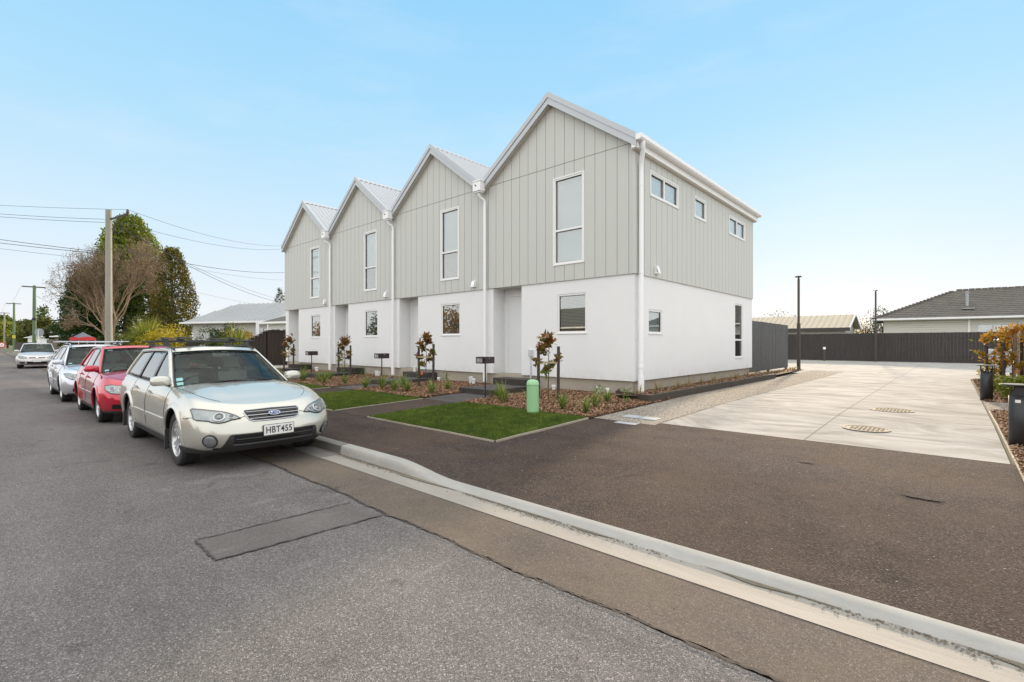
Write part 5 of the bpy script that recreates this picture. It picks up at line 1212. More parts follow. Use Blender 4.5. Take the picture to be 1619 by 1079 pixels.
    def G(c,x,k,off=0,side=-1):
        zb=c.zs(x)-.004; y=c.gw(x,k); z=zb+(c.zr(x)-zb)*k; return Vector((x,side*(y+off),z+off*.3))
    def W(c,v,k,off=0):    # windscreen v -1..1
        p=c.p; b=p['wsb']; xc=c.gxf(k); xe=xc-b; 
        x=xc-b*abs(v)**2.2; ye=c.gw(xe,k); zb0=c.zs(xe)-.004; ze=zb0+(c.zr(xe)-zb0)*k; zc=ze+lerp(.055,.035,k)
        y=v*ye; z=lerp(zc,ze,abs(v)**2); return Vector((x+off*.8,y,z+off*.5))
    def B(c,v,k,off=0):
        p=c.p; b=.10; xc=c.gxr(k); xe=xc+b; x=xc+b*abs(v)**2.2; ye=c.gw(xe,k); zb0=c.zs(xe)-.004; ze=zb0+(c.zr(xe)-zb0)*k; return Vector((x-off,v*ye,ze+lerp(.0,.03,k)*(1-v*v)))
def arc(cx,cz,r,a0,a1,n): return [(cx+r*cos(lerp(a0,a1,i/n)),cz+r*sin(lerp(a0,a1,i/n))) for i in range(n+1)]
def wheel(parent,x,y,r,wd,rim,spokes,side,steer=0,style='double'):
    t=bpy.data.objects.new('wheel',None); COL.objects.link(t); t.parent=parent; t.location=(x,y,r); t.rotation_euler=(0,0,steer)
    Mx=Matrix.Rotation(R(90) if side<0 else R(-90),4,'X')   # local z -> outward
    h=wd/2; m=MB()
    prof=[(rim,-h*.8),(rim+.01,-h*.92),(r*.90,-h),(r*.975,-h*.88),(r,-h*.70)]
    for g in (-.42,-.14,.14,.42): prof+=[(r,h*(g-.10)),(r-.012,h*(g-.04)),(r-.012,h*(g+.04)),(r,h*(g+.10))]
    prof+=[(r,h*.70),(r*.975,h*.88),(r*.93,h*.98),(r*.86,h),(rim+.016,h*.96),(rim+.004,h*.86)]
    m.lathe(prof,Mx,44); m.build('tyre',M['rubber'],t,smooth=True,ang=28)
    m=MB(); m.lathe([(rim+.006,h*.90),(rim-.004,h*.93),(rim-.016,h*.86),(rim-.03,h*.5),(rim-.045,-h*.7)],Mx,44)
    n=spokes
    for i in range(n):
        A=2*pi*i/n
        for q in ((-.16,.16) if style=='double' else (0,)):
            wa,wb=(.030,.020) if style=='double' else (.055,.036)
            for (r0,r1,z0,z1,a0,a1,w0,w1) in ((.045,rim-.012,h*.66,h*.80,0,q,wa*.9,wb),):
                d0=Vector((cos(A+a0),sin(A+a0),0)); d1=Vector((cos(A+a1),sin(A+a1),0)); s0=Vector((-sin(A),cos(A),0)); s1=Vector((-sin(A+a1),cos(A+a1),0))
                off=s0*(.018*(1 if q>0 else -1) if q else 0); p0=d0*r0+off; p1=d1*r1; mid=(p0+p1)/2
                vs=[]
                for (p,s,w_,zt,zb_) in ((p0,s0,w0,z0,z0-.04),(mid,s1,(w0+w1)/2*.85,(z0+z1)/2-.004,(z0+z1)/2-.035),(p1,s1,w1,z1,z1-.03)):
                    vs+=[p-s*w_+Vector((0,0,zb_)),p-s*w_*.55+Vector((0,0,zt)),p+s*w_*.55+Vector((0,0,zt)),p+s*w_+Vector((0,0,zb_))]
                m.add([Mx@v for v in vs],[(0,1,5,4),(1,2,6,5),(2,3,7,6),(4,5,9,8),(5,6,10,9),(6,7,11,10),(3,0,4,7),(7,4,8,11)])
    m.lathe([(0,h*.78),(.028,h*.77),(.034,h*.70),(.062,h*.66),(.07,h*.5)],Mx,24)
    for i in range(5): 
        a=2*pi*(i+.5)/5; m.lathe([(0,h*.64),(.008,h*.64),(.009,h*.56)],Mx@Matrix.Translation((.048*cos(a),.048*sin(a),0)),8,mi=1)
    m.build('rim',[M['alloy'],M['darkmetal']],t,smooth=True,ang=32)
    m=MB(); m.lathe([(0,h*.10),(rim*.68,h*.10),(rim*.70,-h*.1)],Mx,28); m.lathe([(rim-.05,-h*.6),(0,-h*.6)],Mx,24,mi=1); m.build('brake_disc',[M['darkmetal'],M['trim']],t)
    return t
def build_car(label,loc,rz,p,scale,group='cars parked along the kerb'):
    c=Car(p); t=empty('parked_car',loc,rz,label,'car',group,scale); PM=p['paint']
    af,nf=p['front']; ar,nr=p['rear']
    # ---- body shell
    KS=[0,.05,.12,.2,.3,.4,.5,.6,.7,.78,.85,.9,.94,.97,1.0]
    ring=[('R',lerp(pi/2,0,i/12)) for i in range(12)]
    x0,x1=c.xr(.5)+ar,c.xf(.5)-af; NS=44
    def ringpts(k,side):
        out=[]
        for i in range(12): out.append(c.P('R',pi/2*(1-i/12.),k,side=side))
        xa,xb=c.xr(k)+ar,c.xf(k)-af
        for i in range(NS): out.append(c.P('S',lerp(xa,xb,i/NS),k,side=side))
        for i in range(25): out.append(c.P('F',pi/2*i/24.,k,side=side))
        return out
    bm=bmesh.new(); L=[]; 
    for k in KS:
        a=ringpts(k,-1); b=ringpts(k,1); b=b[1:-1]; b.reverse(); row=[bm.verts.new(v) for v in a+b]; L.append(row)
    n=len(L[0])
    for i in range(len(L)-1):
        for j in range(n): bm.faces.new((L[i][j],L[i][(j+1)%n],L[i+1][(j+1)%n],L[i+1][j]))
    bm.faces.new(list(reversed(L[0])))
    # top cap with crown
    na=len(ringpts(1,-1)); top=L[-1]; right=top[:na]; left=[top[0]]+list(reversed(top[na:]))+[top[na-1]]
    NV=14; rows=[]
    for i in range(na):
        a,b=right[i],left[i]
        if i in (0,na-1): rows.append([a]*(NV+1)); continue
        row=[a]; x=a.co.x
        for v in range(1,NV):
            s=-1+2*v/NV; y=abs(a.co.y)*s; z=a.co.z+c.crown(x,s,y) if hasattr(c,'crown') else a.co.z+p['crown'](x,s,y); row.append(bm.verts.new((x+p.get('hoodfwd',.0)*(1-s*s)*0,y,z)))
        row.append(b); rows.append(row)
    for i in range(na-1):
        for v in range(NV):
            f=[rows[i][v],rows[i+1][v],rows[i+1][v+1],rows[i][v+1]]; g=[]
            for q in f:
                if q not in g: g.append(q)
            if len(g)>=3: bm.faces.new(g)
    bmesh.ops.recalc_face_normals(bm,faces=bm.faces)
    me=bpy.data.meshes.new('body'); bm.to_mesh(me); bm.free(); me.materials.append(PM); me.materials.append(M['trim'])
    body=bpy.data.objects.new('body',me); COL.objects.link(body)
    # wheel arch cut
    cut=MB(); RA=p['wr']+p.get('arch',.045)
    for xa in (p['ax'],p['rx']):
        for s in (-1,1): cut.lathe([(0,0),(RA,0),(RA,.34),(0,.34)],Matrix.Translation((xa,s*(p['w']/2+.12),p['wr']+.012))@Matrix.Rotation(R(90) if s>0 else R(-90),4,'X'),56)
    co=cut.build('cutter',M['trim'],weld=True); md=body.modifiers.new('b','BOOLEAN'); md.operation='DIFFERENCE'; md.object=co; md.solver='EXACT'
    dg=bpy.context.evaluated_depsgraph_get(); me2=bpy.data.meshes.new_from_object(body.evaluated_get(dg)); bpy.data.objects.remove(co); body.modifiers.clear(); body.data=me2
    me2.materials.clear(); me2.materials.append(PM); me2.materials.append(M['trim'])
    bm=bmesh.new(); bm.from_mesh(me2); dele=[]
    for f in bm.faces:
        q=f.calc_center_median(); f.material_index=0
        for xa in (p['ax'],p['rx']):
            if abs(math.hypot(q.x-xa,q.z-p['wr']-.012)-RA)<.02 and abs(q.y)<p['w']/2+.03: 
                if abs(f.normal.y)<.3: f.material_index=1
            if math.hypot(q.x-xa,q.z-p['wr']-.012)<RA and abs(q.y)<p['w']/2-.15: f.material_index=1
        if f.normal.z<-.8 and q.z<.3: f.material_index=1
        if p['gr']+.16<q.x<p['gf']-.20 and q.z>c.zs(q.x)-.025 and abs(q.y)<c.gw(q.x,0)-.05: dele.append(f)
    bmesh.ops.delete(bm,geom=dele,context='FACES'); bm.to_mesh(me2); bm.free()
    me2.polygons.foreach_set('use_smooth',[True]*len(me2.polygons)); me2.set_sharp_from_angle(angle=R(38)); body.parent=t; body.name='body'
    # ---- wheels
    ty=p['w']/2-.13
    for xa in (p['ax'],p['rx']):
        for s in (-1,1): wheel(t,xa,s*ty,p['wr'],.215,p['rim'],p['spokes'],s,style=p.get('style','double'))
    # arch lips
    for xa in (p['ax'],p['rx']):
        for s in (-1,1):
            m=MB(); A=arc(xa,p['wr']+.012,RA-.002,R(-4),R(184),40); rows=[]
            for j,(dr,oo) in enumerate(((-.004,-.012),(-.006,.004),(.0,.013),(.030,.015),(p.get('lip',.045),.0))):
                row=[]
                for i,(x,z) in enumerate(A):
                    a=lerp(R(-4),R(184),i/40); xx=xa+(RA+dr)*cos(a); zz=max(p['wr']+.012+(RA+dr)*sin(a),c.zb(xx)+.03); row.append(c.side_pt(xx,zz,oo,s))
                rows.append(row)
            m.grid(rows); m.build('wheel_arch',p.get('archmat',PM),t,smooth=True,ang=60)
            if p.get('flap'):
                m=MB(); x=xa-RA+.0; m.box(x-.03,x+.012,s*(p['w']/2-.19),s*(p['w']/2+.012),.16,.42); m.build('mud_flap',M['plastic'],t,bevel=.006)
    # ---- generic surface patches
    def sidepatch(name,xa,xb,zlo,zhi,off,mat,side,n=30,thick=True,m_=3,parent=t):
        m=MB(); rows=[]
        f=lambda q,x: q(x) if callable(q) else q
        lay=[(0,.001)]+[(j/m_,off) for j in range(m_+1)]+[(1,.001)]
        for fr,o in lay:
            rows.append([c.side_pt(lerp(xa,xb,i/n),lerp(f(zlo,lerp(xa,xb,i/n)),f(zhi,lerp(xa,xb,i/n)),fr),o,side) for i in range(n+1)])
        m.grid(rows); e0=[r_[0] for r_ in rows]; e1=[r_[-1] for r_ in rows]; m.add(e0,[tuple(range(len(e0)))]); m.add(e1,[tuple(range(len(e1)))])
        return m.build(name,mat,parent,smooth=True,ang=45)
    def frontpatch(name,ya,yb,zlo,zhi,off,mat,n=40,m_=6,parent=t,lip=True):
        m=MB(); rows=[]; f=lambda q,y: q(y) if callable(q) else q
        lay=([(0,.0)] if lip else [])+[(j/m_,off) for j in range(m_+1)]+([(1,.0)] if lip else [])
        for fr,o in lay: rows.append([c.front_pt(lerp(ya,yb,i/n),lerp(f(zlo,lerp(ya,yb,i/n)),f(zhi,lerp(ya,yb,i/n)),fr),o)[0] for i in range(n+1)])
        m.grid(rows); 
        if lip: e0=[r_[0] for r_ in rows]; e1=[r_[-1] for r_ in rows]; m.add(e0,[tuple(range(len(e0)))]); m.add(e1,[tuple(range(len(e1)))])
        return m.build(name,mat,parent,smooth=True,ang=45)
    def seam(pts,r=.0035,mat=None,name='panel_gap',mm=None):
        (mm).tube(pts,r,5)
    # front polygons: polygon in (y,z) filled as triangle fan over surface
    def fpoly(name,poly,off,mat,parent=t,lipoff=0,sub=5):
        cy=sum(q[0] for q in poly)/len(poly); cz=sum(q[1] for q in poly)/len(poly); m=MB(); rows=[]
        P_=[]
        for i in range(len(poly)):
            a=poly[i]; b=poly[(i+1)%len(poly)]; k=3
            for j in range(k): P_.append((lerp(a[0],b[0],j/k),lerp(a[1],b[1],j/k)))
        for s in [1.0]+[1.0]+[1-(j+1)/sub for j in range(sub)]:
            first=(len(rows)==0); rows.append([c.front_pt(cy+(y-cy)*s,cz+(z-cz)*s,lipoff if first else off)[0] for y,z in P_]+[c.front_pt(cy+(P_[0][0]-cy)*s,cz+(P_[0][1]-cz)*s,lipoff if first else off)[0]])
        m.grid(rows); return m.build(name,mat,parent,smooth=True,ang=50)
    def floop(poly,off,r,mm,mi=0,sub=4):
        P_=[]
        for i in range(len(poly)):
            a=poly[i]; b=poly[(i+1)%len(poly)]
            for j in range(sub): P_.append(c.front_pt(lerp(a[0],b[0],j/sub),lerp(a[1],b[1],j/sub),off)[0])
        mm.loop(P_,r,6,mi)
    def fmat(y,z,off=0):
        q,n=c.front_pt(y,z,off); return Matrix.Translation(q)@n.to_track_quat('Z','Y').to_matrix().to_4x4()
    # ---- sills, doors
    for s in (-1,1):
        xa,xb=p['rx']+RA+.03,p['ax']-RA-.03
        sidepatch('sill',xa,xb,lambda x:c.zb(x)+.004,lambda x:c.zb(x)+p.get('sillh',.10),.012,M['plastic'],s,n=24)
        m=MB(); off=.0005
        for xd in p['doors']:
            pts=[c.side_pt(xd+.03*(z-.6),z,off,s) for z in np.linspace(p.get('sillh',.10)+.26,c.zs(xd)-.01,12)]; m.tube(pts,.0035,5)
        xs_=np.linspace(p['doors'][-1],p['doors'][0],20); m.tube([c.side_pt(x,.36,off,s) for x in xs_],.0035,5)
        # rear door curves over the arch, fuel etc.
        m.build('door_gap',M['trim'],t)
        if p.get('trimz'):
            for (a_,b_) in zip(p['doors'],p['doors'][1:]): sidepatch('side_moulding',b_+.02,a_-.02,p['trimz'],p['trimz']+.045,.014,PM,s,n=14)
        for xh in p['handles']:
            m=MB(); zz=c.zs(xh)-.13; m.tube([c.side_pt(xh-.09,zz,.006,s),c.side_pt(xh-.07,zz,.035,s),c.side_pt(xh+.07,zz,.035,s),c.side_pt(xh+.09,zz,.006,s)],.012,8); m.build('door_handle',PM,t,smooth=True)
            m=MB(); q=c.side_pt(xh,zz,.002,s); m.box(q.x-.055,q.x+.055,q.y-.002,q.y+.002,q.z-.022,q.z+.022); m.build('handle_recess',M['plastic'],t)
    # ---- greenhouse: pillars, rails, roof, glass
    xe_f=lambda k:c.gxf(k)-p['wsb']; xe_r=lambda k:c.gxr(k)+.10
    def gpatch(name,fa,fb,k0,k1,off,mat,side,n=8,mk=8,thick=.012,parent=t):
        m=MB(); rows=[]
        for j in range(mk+1):
            k=lerp(k0,k1,j/mk); rows.append([c.G(lerp(fa(k),fb(k),i/n),k,off,side) for i in range(n+1)])
        m.grid(rows); return m.build(name,mat,parent,smooth=True,solid=thick,ang=50)
    zone=.93
    m=MB(); NU=26; NVV=14; rows=[]
    for i in range(NU+1):
        row=[]
        for j in range(NVV+1):
            v=-1+2*j/NVV; b1=p['wsb']*abs(v)**2.2; b2=.10*abs(v)**2.2; x=lerp(c.gxr(1)+b2,c.gxf(1)-b1,i/NU); xe=min(max(x,xe_r(1)),xe_f(1)); y=v*c.gw(x,1); z=c.zr(x)+.035*(1-abs(v)**2.4); row.append((x,y,z+.004))
        rows.append(row)
    m.grid(rows); roof=m.build('roof',PM,t,smooth=True,solid=.02)
    for s in (-1,1):
        # A pillar + rail + D pillar swept tube
        pts=[];rs=[]
        for j in range(9): k=j/8*.97; q=c.W(s,k); pts.append((q.x-.012,q.y-s*.006,q.z)); rs.append(.030)
        for j in range(1,14): x=lerp(xe_f(1),xe_r(1),j/14); pts.append(c.G(x,.985,-.012,s)); rs.append(.026)
        for j in range(9): k=1-j/8*1.0; q=c.B(s,k); pts.append((q.x+.03,q.y-s*.008,q.z-.004)); rs.append(.034)
        m=MB(); m.tube(pts,rs,10); m.build('roof_rail_panel',PM,t,smooth=True,ang=60)
        gpatch('rail_band',lambda k:xe_r(k)+.02,lambda k:xe_f(k)-.02,.925,1.0,.003,PM,s,n=20,mk=3)
        # side glass panes
        for (a0,a1,b0,b1) in p['panes']:   # bottom x0,x1 top x0,x1
            fa=lambda k,a0=a0,b0=b0: max(lerp(a0,b0,k),xe_r(k)+.045); fb=lambda k,a1=a1,b1=b1: min(lerp(a1,b1,k),xe_f(k)-.03)
            gpatch('side_window',fa,fb,.02,.935,-.006,M['carglass_side'],s,n=10,thick=.004)
        for (xb_,xt_,wd_,mt) in p['pillars']:
            gpatch('pillar',lambda k:lerp(xb_,xt_,k)-wd_/2,lambda k:lerp(xb_,xt_,k)+wd_/2,.0,.94,.0015,PM if mt else M['trim'],s,n=3)
        m=MB(); m.tube([c.G(lerp(xe_f(0)-.02,xe_r(0)+.05,i/24),.012,.004,s) for i in range(25)],.008,6); m.tube([c.G(lerp(xe_f(.93)-.02,xe_r(.93)+.05,i/24),.93,.002,s) for i in range(25)],.006,6)
        m.build('window_trim',M['trim'],t,smooth=True)
        # corner sail + mirror
        xm=xe_f(.12)-.06; 
        m=MB(); m.add([c.G(xe_f(.03)-.01,.01,.004,s),c.G(xe_f(.0)-.20,.01,.004,s),c.G(xe_f(.30)-.02,.34,.004,s)],[(0,1,2)]); m.build('mirror_sail',M['trim'],t,solid=.01)
        mt=bpy.data.objects.new('door_mirror',None); COL.objects.link(mt); mt.parent=t; q=c.G(xe_f(.0)-.10,.14,0,s); mt.location=(q.x+.02,q.y+s*.13,q.z+.035)
        m=MB(); rows=[]
        for j in range(9):
            ph=-pi/2+pi*j/8; row=[]
            for i in range(17):
                a=2*pi*i/16; ex=lambda v,e:(abs(v)**e)*(1 if v>=0 else -1)
                row.append((max(ex(sin(ph),.8)*.075,-.035),s*(ex(cos(ph),.45)*ex(cos(a),.6)*.118),ex(cos(ph),.45)*ex(sin(a),.6)*.068-.01*abs(cos(a))))
            rows.append(row)
        m.grid(rows); m.build('mirror_housing',PM,mt,smooth=True,ang=60)
        m=MB(); m.box(-.040,-.036,-.10,.10,-.055,.05); m.build('mirror_glass',M['chrome'],mt)
        m=MB(); m.tube([(0,-s*.06,-.05),(-.01,-s*.14,-.07)],.028,8); m.build('mirror_stalk',M['trim'],mt,smooth=True)
    m=MB(); rows=[[c.W(lerp(-1,1,j/20)*.965,lerp(.01,.90,i/10),.0) for j in range(21)] for i in range(11)]; m.grid(rows); m.build('windscreen',M['carglass'],t,smooth=True,solid=.004)
    m=MB()
    fr=[c.W(lerp(-1,1,j/20)*.97,.0,.004) for j in range(21)]+[c.W(.965,k/10,.004) for k in range(1,9)]+[c.W(lerp(1,-1,j/20)*.96,.90,.004) for j in range(21)]+[c.W(-.965,.9-k/10,.004) for k in range(1,9)]
    m.loop(fr,.011,6); m.grid([[c.W(lerp(-1,1,j/20)*.98,k,.003) for j in range(21)] for k in (-.05,.035)]); m.build('windscreen_seal',M['trim'],t,smooth=True)
    m=MB(); rows=[[c.B(lerp(-1,1,j/12)*.9,lerp(.06,.93,i/6)) for j in range(13)] for i in range(7)]; m.grid(rows); m.build('rear_window',M['carglass_side'],t,smooth=True,solid=.004)
    # header above the screen
    m=MB(); m.grid([[c.W(lerp(-1,1,j/20),k,.002) for j in range(21)] for k in (.895,.95,1.0)]); m.build('windscreen_header',PM,t,smooth=True)
    # wipers
    m=MB()
    for (v0,v1) in ((-.75,.02),(-.08,.62)):
        m.tube([c.W(lerp(v0,v1,i/8),.03+.05*(i/8)*(1-i/8),.022) for i in range(9)],.007,5); m.tube([c.W(v1+.05,-.01,.02),c.W(lerp(v0,v1,.45),.045,.032)],.009,5)
    m.build('wiper',M['trim'],t)
    # ---- interior
    zf=.42; I=MB(); xf_=p['gf']-.35; xr_=p['gr']+.12; 
    I.box(xr_,xf_-.1,-.66,.66,zf-.06,zf); I.box(xr_-.02,xr_,-.66,.66,zf,.80); I.box(xf_-.02,xf_+.02,-.70,.70,zf,.90)
    for s in (-1,1): I.box(xr_,xf_,s*.70-.02,s*.70+.02,zf,c.zs(0)-.05)
    I.build('cabin_floor',M['interior'],t)
    m=MB(); m.grid([[ (lerp(c.W(v,0).x-.0,xf_-.25,u),v*lerp(c.gw(xf_,0)-.03,.70,u*.3),c.W(v,0).z-.012-.03*u*(1-u)-.02*u) for v in np.linspace(-.96,.96,13)] for u in (0,.3,.6,.85,1)]); m.grid([[(xf_-.25,y,c.zs(xf_)-.02) for y in (-.7,.7)],[(xf_-.20,y,.62) for y in (-.7,.7)]]); m.build('dashboard',M['plastic'],t,smooth=True,ang=40)
    def seat_(x,y,name='front_seat',wd=.24):
        m=MB(); m.box(x-.25,x+.25,y-wd,y+wd,zf,zf+.16); Mr=Matrix.Translation((x-.24,y,zf+.1))@Matrix.Rotation(R(-14),4,'Y'); m.box(-.08,.07,-wd*.92,wd*.92,0,.56,M=Mr)
        for yy in ((0,) if wd<.4 else (-.38,.38)): m.box(-.05,.05,yy-.12,yy+.12,.62,.80,M=Mr); m.box(-.015,.015,yy-.05,yy+.05,.55,.63,M=Mr)
        m.build(name,M['seat'],t,bevel=.03)
    xs_=p['gf']-1.15; seat_(xs_,-.36); seat_(xs_,.36); seat_(xs_-.85,0,'rear_seat',.62)
    m=MB(); q=Vector((xf_-.42,-.36,c.zs(xf_)-.03)); Mw=Matrix.Translation(q)@Matrix.Rotation(R(-62),4,'Y'); m.loop([Mw@Vector((.18*cos(a),.18*sin(a),0)) for a in np.linspace(0,2*pi,25)[:-1]],.014,6); m.lathe([(0,-.01),(.055,-.01),(.06,-.03)],Mw,14); m.box(-.015,.015,-.17,.17,-.025,-.01,M=Mw); m.build('steering_wheel',M['trim'],t,smooth=True,ang=40)
    m=MB(); q=c.W(0,.86); m.box(q.x-.10,q.x-.06,-.12,.12,q.z-.075,q.z-.02); m.build('rear_view_mirror',M['interior'],t,bevel=.01)
    m=MB()
    for (v,k,a,b) in p.get('stickers',[]):
        q0,q1,q2,q3=c.W(v,k,-.012),c.W(v+a,k,-.012),c.W(v+a,k+b,-.012),c.W(v,k+b,-.012); m.quad(q0,q1,q2,q3)
    if m.v: m.build('windscreen_sticker',basic('sticker',(.45,.68,.72),.5),t)
    # ---- bonnet shut line
    m=MB()
    for s in (-1,1):
        pts=[]
        for i in range(18):
            u=i/17; x=lerp(xe_f(0)+.03,c.xf(1)-.16,u); yy=c.yside(x,1); f=lerp(.93,.80,u**2); sgn=f*s; pts.append((x,sgn*yy,c.zs(x)+p['crown'](x,sgn,yy*sgn)+.0006))
        m.tube(pts,.0035,5)
    m.build('bonnet_gap',M['trim'],t)
    return t,c,dict(side=sidepatch,front=frontpatch,fpoly=fpoly,floop=floop,fmat=fmat)
def text_mesh(s,size,parent,M4,mat,name='lettering',ext=.001,shx=1.0):
    cu=bpy.data.curves.new('txt','FONT'); cu.body=s; cu.size=size; cu.extrude=ext; cu.align_x='CENTER'; cu.align_y='CENTER'; cu.space_character=1.08; cu.offset=.0012
    o=bpy.data.objects.new('txt',cu); COL.objects.link(o); dg=bpy.context.evaluated_depsgraph_get(); me=bpy.data.meshes.new_from_object(o.evaluated_get(dg)); bpy.data.objects.remove(o)
    me.transform(M4@Matrix.Diagonal((shx,1,1,1))); me.materials.clear(); me.materials.append(mat); q=bpy.data.objects.new(name,me); COL.objects.link(q); q.parent=parent; return q
def plate(t,c,y,z,txt,off=.02,tilt=0,wd=.36,ht=.125):
    q,n=c.front_pt(y,z,off); M4=Matrix.Translation(q)@Matrix(((0,0,1,0),(1,0,0,0),(0,1,0,0),(0,0,0,1)))   # local x->+y, y->z, z->+x
    M4=M4@Matrix.Rotation(R(tilt),4,'X')
    m=MB(); m.box(-wd/2,wd/2,-ht/2,ht/2,-.006,.004,M=M4); pl=m.build('number_plate',M['plate'],t,bevel=.004)
    m=MB(); m.box(-wd/2-.006,wd/2+.006,-ht/2-.006,ht/2+.006,-.012,-.002,M=M4); m.build('plate_holder',M['trim'],pl)
    if txt: text_mesh(txt,.112,pl,M4@Matrix.Translation((0,-.002,.0052)),M['ink'],shx=.80)
    return pl
# ---- hero estate car
PAINT1=paint('champagne_paint',(.54,.53,.465),.45,.24)
def crown1(x,s,y):
    g=sstep(2.08,1.25,x); base_=.075*g*(1-abs(s)**2.2)
    r=.020*sstep(1.95,1.45,x)*math.exp(-((abs(y)-lerp(.36,.50,sstep(2.1,1.0,x)))/.06)**2)
    return base_+r
P1=dict(w=1.74,wr=.335,rim=.222,ax=1.40,rx=-1.27,spokes=5,style='double',paint=PAINT1,front=(.62,2.7),rear=(.42,3.2),
 nose=[(0,2.20),(.15,2.31),(.35,2.365),(.6,2.35),(.8,2.29),(.92,2.20),(1,2.08)],tail=[(0,-2.22),(.2,-2.34),(.45,-2.37),(.7,-2.33),(1,-2.27)],
 prof=[(0,.93),(.10,.965),(.30,.99),(.5,1.0),(.7,.993),(.85,.965),(.95,.925),(1,.895)],
 shoulder=[(-2.4,1.0),(-1.2,.985),(0,.96),(.75,.94),(1.1,.92),(1.6,.872),(1.95,.805),(2.15,.752),(2.4,.70)],sill=[(-2.4,.33),(-1.8,.26),(-1,.215),(1,.215),(1.9,.22),(2.4,.24)],
 crown=crown1,gf=1.13,gr=-2.22,rf=.22,rr=-1.93,wsb=.26,gwb=.785,gwt=.585,roofz=[(-2.3,1.36),(-1.9,1.405),(-1.2,1.435),(-.5,1.447),(0,1.44),(.3,1.415),(.6,1.38)],
 panes=[(-.12,.95,-.10,.4),(-.98,-.20,-.90,-.17),(-2.1,-1.06,-1.9,-.98)],pillars=[(-.16,-.135,.085,0),(-1.02,-.94,.075,0)],doors=[.93,-.16,-1.05],handles=[.02,-.86],trimz=.50,flap=True,lip=.06,sillh=.09,
 stickers=[(-.93,.06,.09,.07),(-.93,.17,.09,.08),(-.92,.88,.10,.06)])
S1=.945
hero,c1,F1=build_car('champagne silver estate car with roof racks, nearest the camera, parked at the kerb',(-8.15,2.375,0),R(0),P1,S1)
def headlight(t,F,poly,discs,side,cover=.014):
    pl=[(side*y,z) for y,z in poly]
    h=F['fpoly']('headlight',pl,.004,M['lamp'],t)
    m=MB(); F['floop'](pl,.006,.007,m); m.build('headlight_rim',M['trim'],h,smooth=True)
    for (y,z,r_,kind) in discs:
        Mx=F['fmat'](side*y,z,.006); Mx=Mx@Matrix.Translation((0,0,.0))
        m=MB(); m.lathe([(r_,.0),(r_*1.02,.012),(r_*.82,.016),(r_*.78,.006)],Mx,28,0); m.lathe([(r_*.78,.006),(r_*.55,-.002),(0,-.004)],Mx,28,1)
        m.lathe([(r_*.5,.004),(r_*.44,.014),(r_*.25,.021),(0,.024)],Mx,24,2); m.build('lamp_lens',[M['alloy'],M['lampdark'] if kind else M['lamp'],M['lamp']],h,smooth=True,ang=40)
    F['fpoly']('lamp_cover',pl,cover,M['lampglass'],h)
    return h
for s in (-1,1):
    headlight(hero,F1,[(.385,.628),(.48,.618),(.54,.600),(.60,.590),(.66,.600),(.70,.618),(.79,.628),(.808,.64),(.806,.735),(.79,.750),(.70,.744),(.60,.726),(.50,.697),(.43,.664)],[(.590,.652,.060,1),(.475,.648,.028,0)],s)
    Mx=F1['fmat'](s*.69,.385,.004); m=MB(); Mx=Mx@Matrix.Scale(.84,4); m.lathe([(.098,-.02),(.100,.008),(.092,.012),(.086,.004)],Mx,30); fl_=m.build('fog_lamp',M['trim'],hero,smooth=True,ang=40)
    m=MB(); m.lathe([(.086,.004),(.082,.010),(.05,.016),(0,.018)],Mx,30); m.build('fog_lens',M['lamp'],fl_,smooth=True,ang=60)
GR=[(-.335,.685),(-.315,.708),(0,.716),(.315,.708),(.335,.685),(.30,.606),(.25,.586),(0,.580),(-.25,.586),(-.30,.606)]
g=F1['fpoly']('grille',GR,.003,M['trim'],hero)
m=MB(); F1['floop'](GR,.006,.0065,m); m.build('grille_surround',M['alloy'],g,smooth=True)
def gbar(y0,y1,z,r,off=.014): return [c1.front_pt(lerp(y0,y1,i/16),z,off)[0] for i in range(17)]
m=MB(); 
for z,w_ in ((.682,.31),(.644,.31),(.610,.29)): 
    m.tube(gbar(-w_,w_,z,.006),(.006 if z==.644 else .004),6)
m.build('grille_bar',M['alloy'],g,smooth=True)
m=MB()
for z in (.665,.622): m.tube(gbar(-.30,.30,z,.004,.006),.005,5)
for i in range(-6,7): m.tube([c1.front_pt(i*.045,.59,.006)[0],c1.front_pt(i*.045,.71,.006)[0]],.0025,4)
m.build('grille_mesh',M['plastic'],g)
Mx=F1['fmat'](0,.645,.020)@Matrix.Scale(.78,4)
m=MB(); m.add([Mx@Vector((.082*cos(2*pi*k/28),.040*sin(2*pi*k/28),z)) for z in (0,.012) for k in range(28)],[tuple(range(28,56))]+[(k,(k+1)%28,28+(k+1)%28,28+k) for k in range(28)],0)
em=m.build('emblem',basic('emblem_blue',(.012,.035,.16),.35),g,smooth=True,ang=40)
m=MB(); m.loop([Mx@Vector((.084*cos(2*pi*k/28),.042*sin(2*pi*k/28),.010)) for k in range(28)],.004,6)
for (x,y,r_) in ((-.040,.010,.020),(-.005,.016,.010),(.02,.002,.011),(.045,.012,.010),(.035,-.016,.010),(0,-.014,.010)):
    pt=[]
    for k in range(8): rr=r_ if k%2==0 else r_*.32; pt.append(Mx@Vector((x+rr*cos(k*pi/4),y+rr*sin(k*pi/4),.0145)))
    m.add(pt,[tuple(range(8))])
m.build('emblem_stars',M['chrome'],em)
def vz(y): 
    a=abs(y)
    if a<.50: return .452
    if a<.60: return lerp(.452,.27,sstep(.50,.60,a))
    return lerp(.265,.30,sstep(.70,.86,a))
F1['front']('lower_bumper',-.86,.86,lambda y:.205,vz,.010,M['plastic'],n=80,m_=8)
F1['front']('air_intake',-.47,.47,lambda y:.345,lambda y:.44,.013,M['trim'],n=40,m_=3)
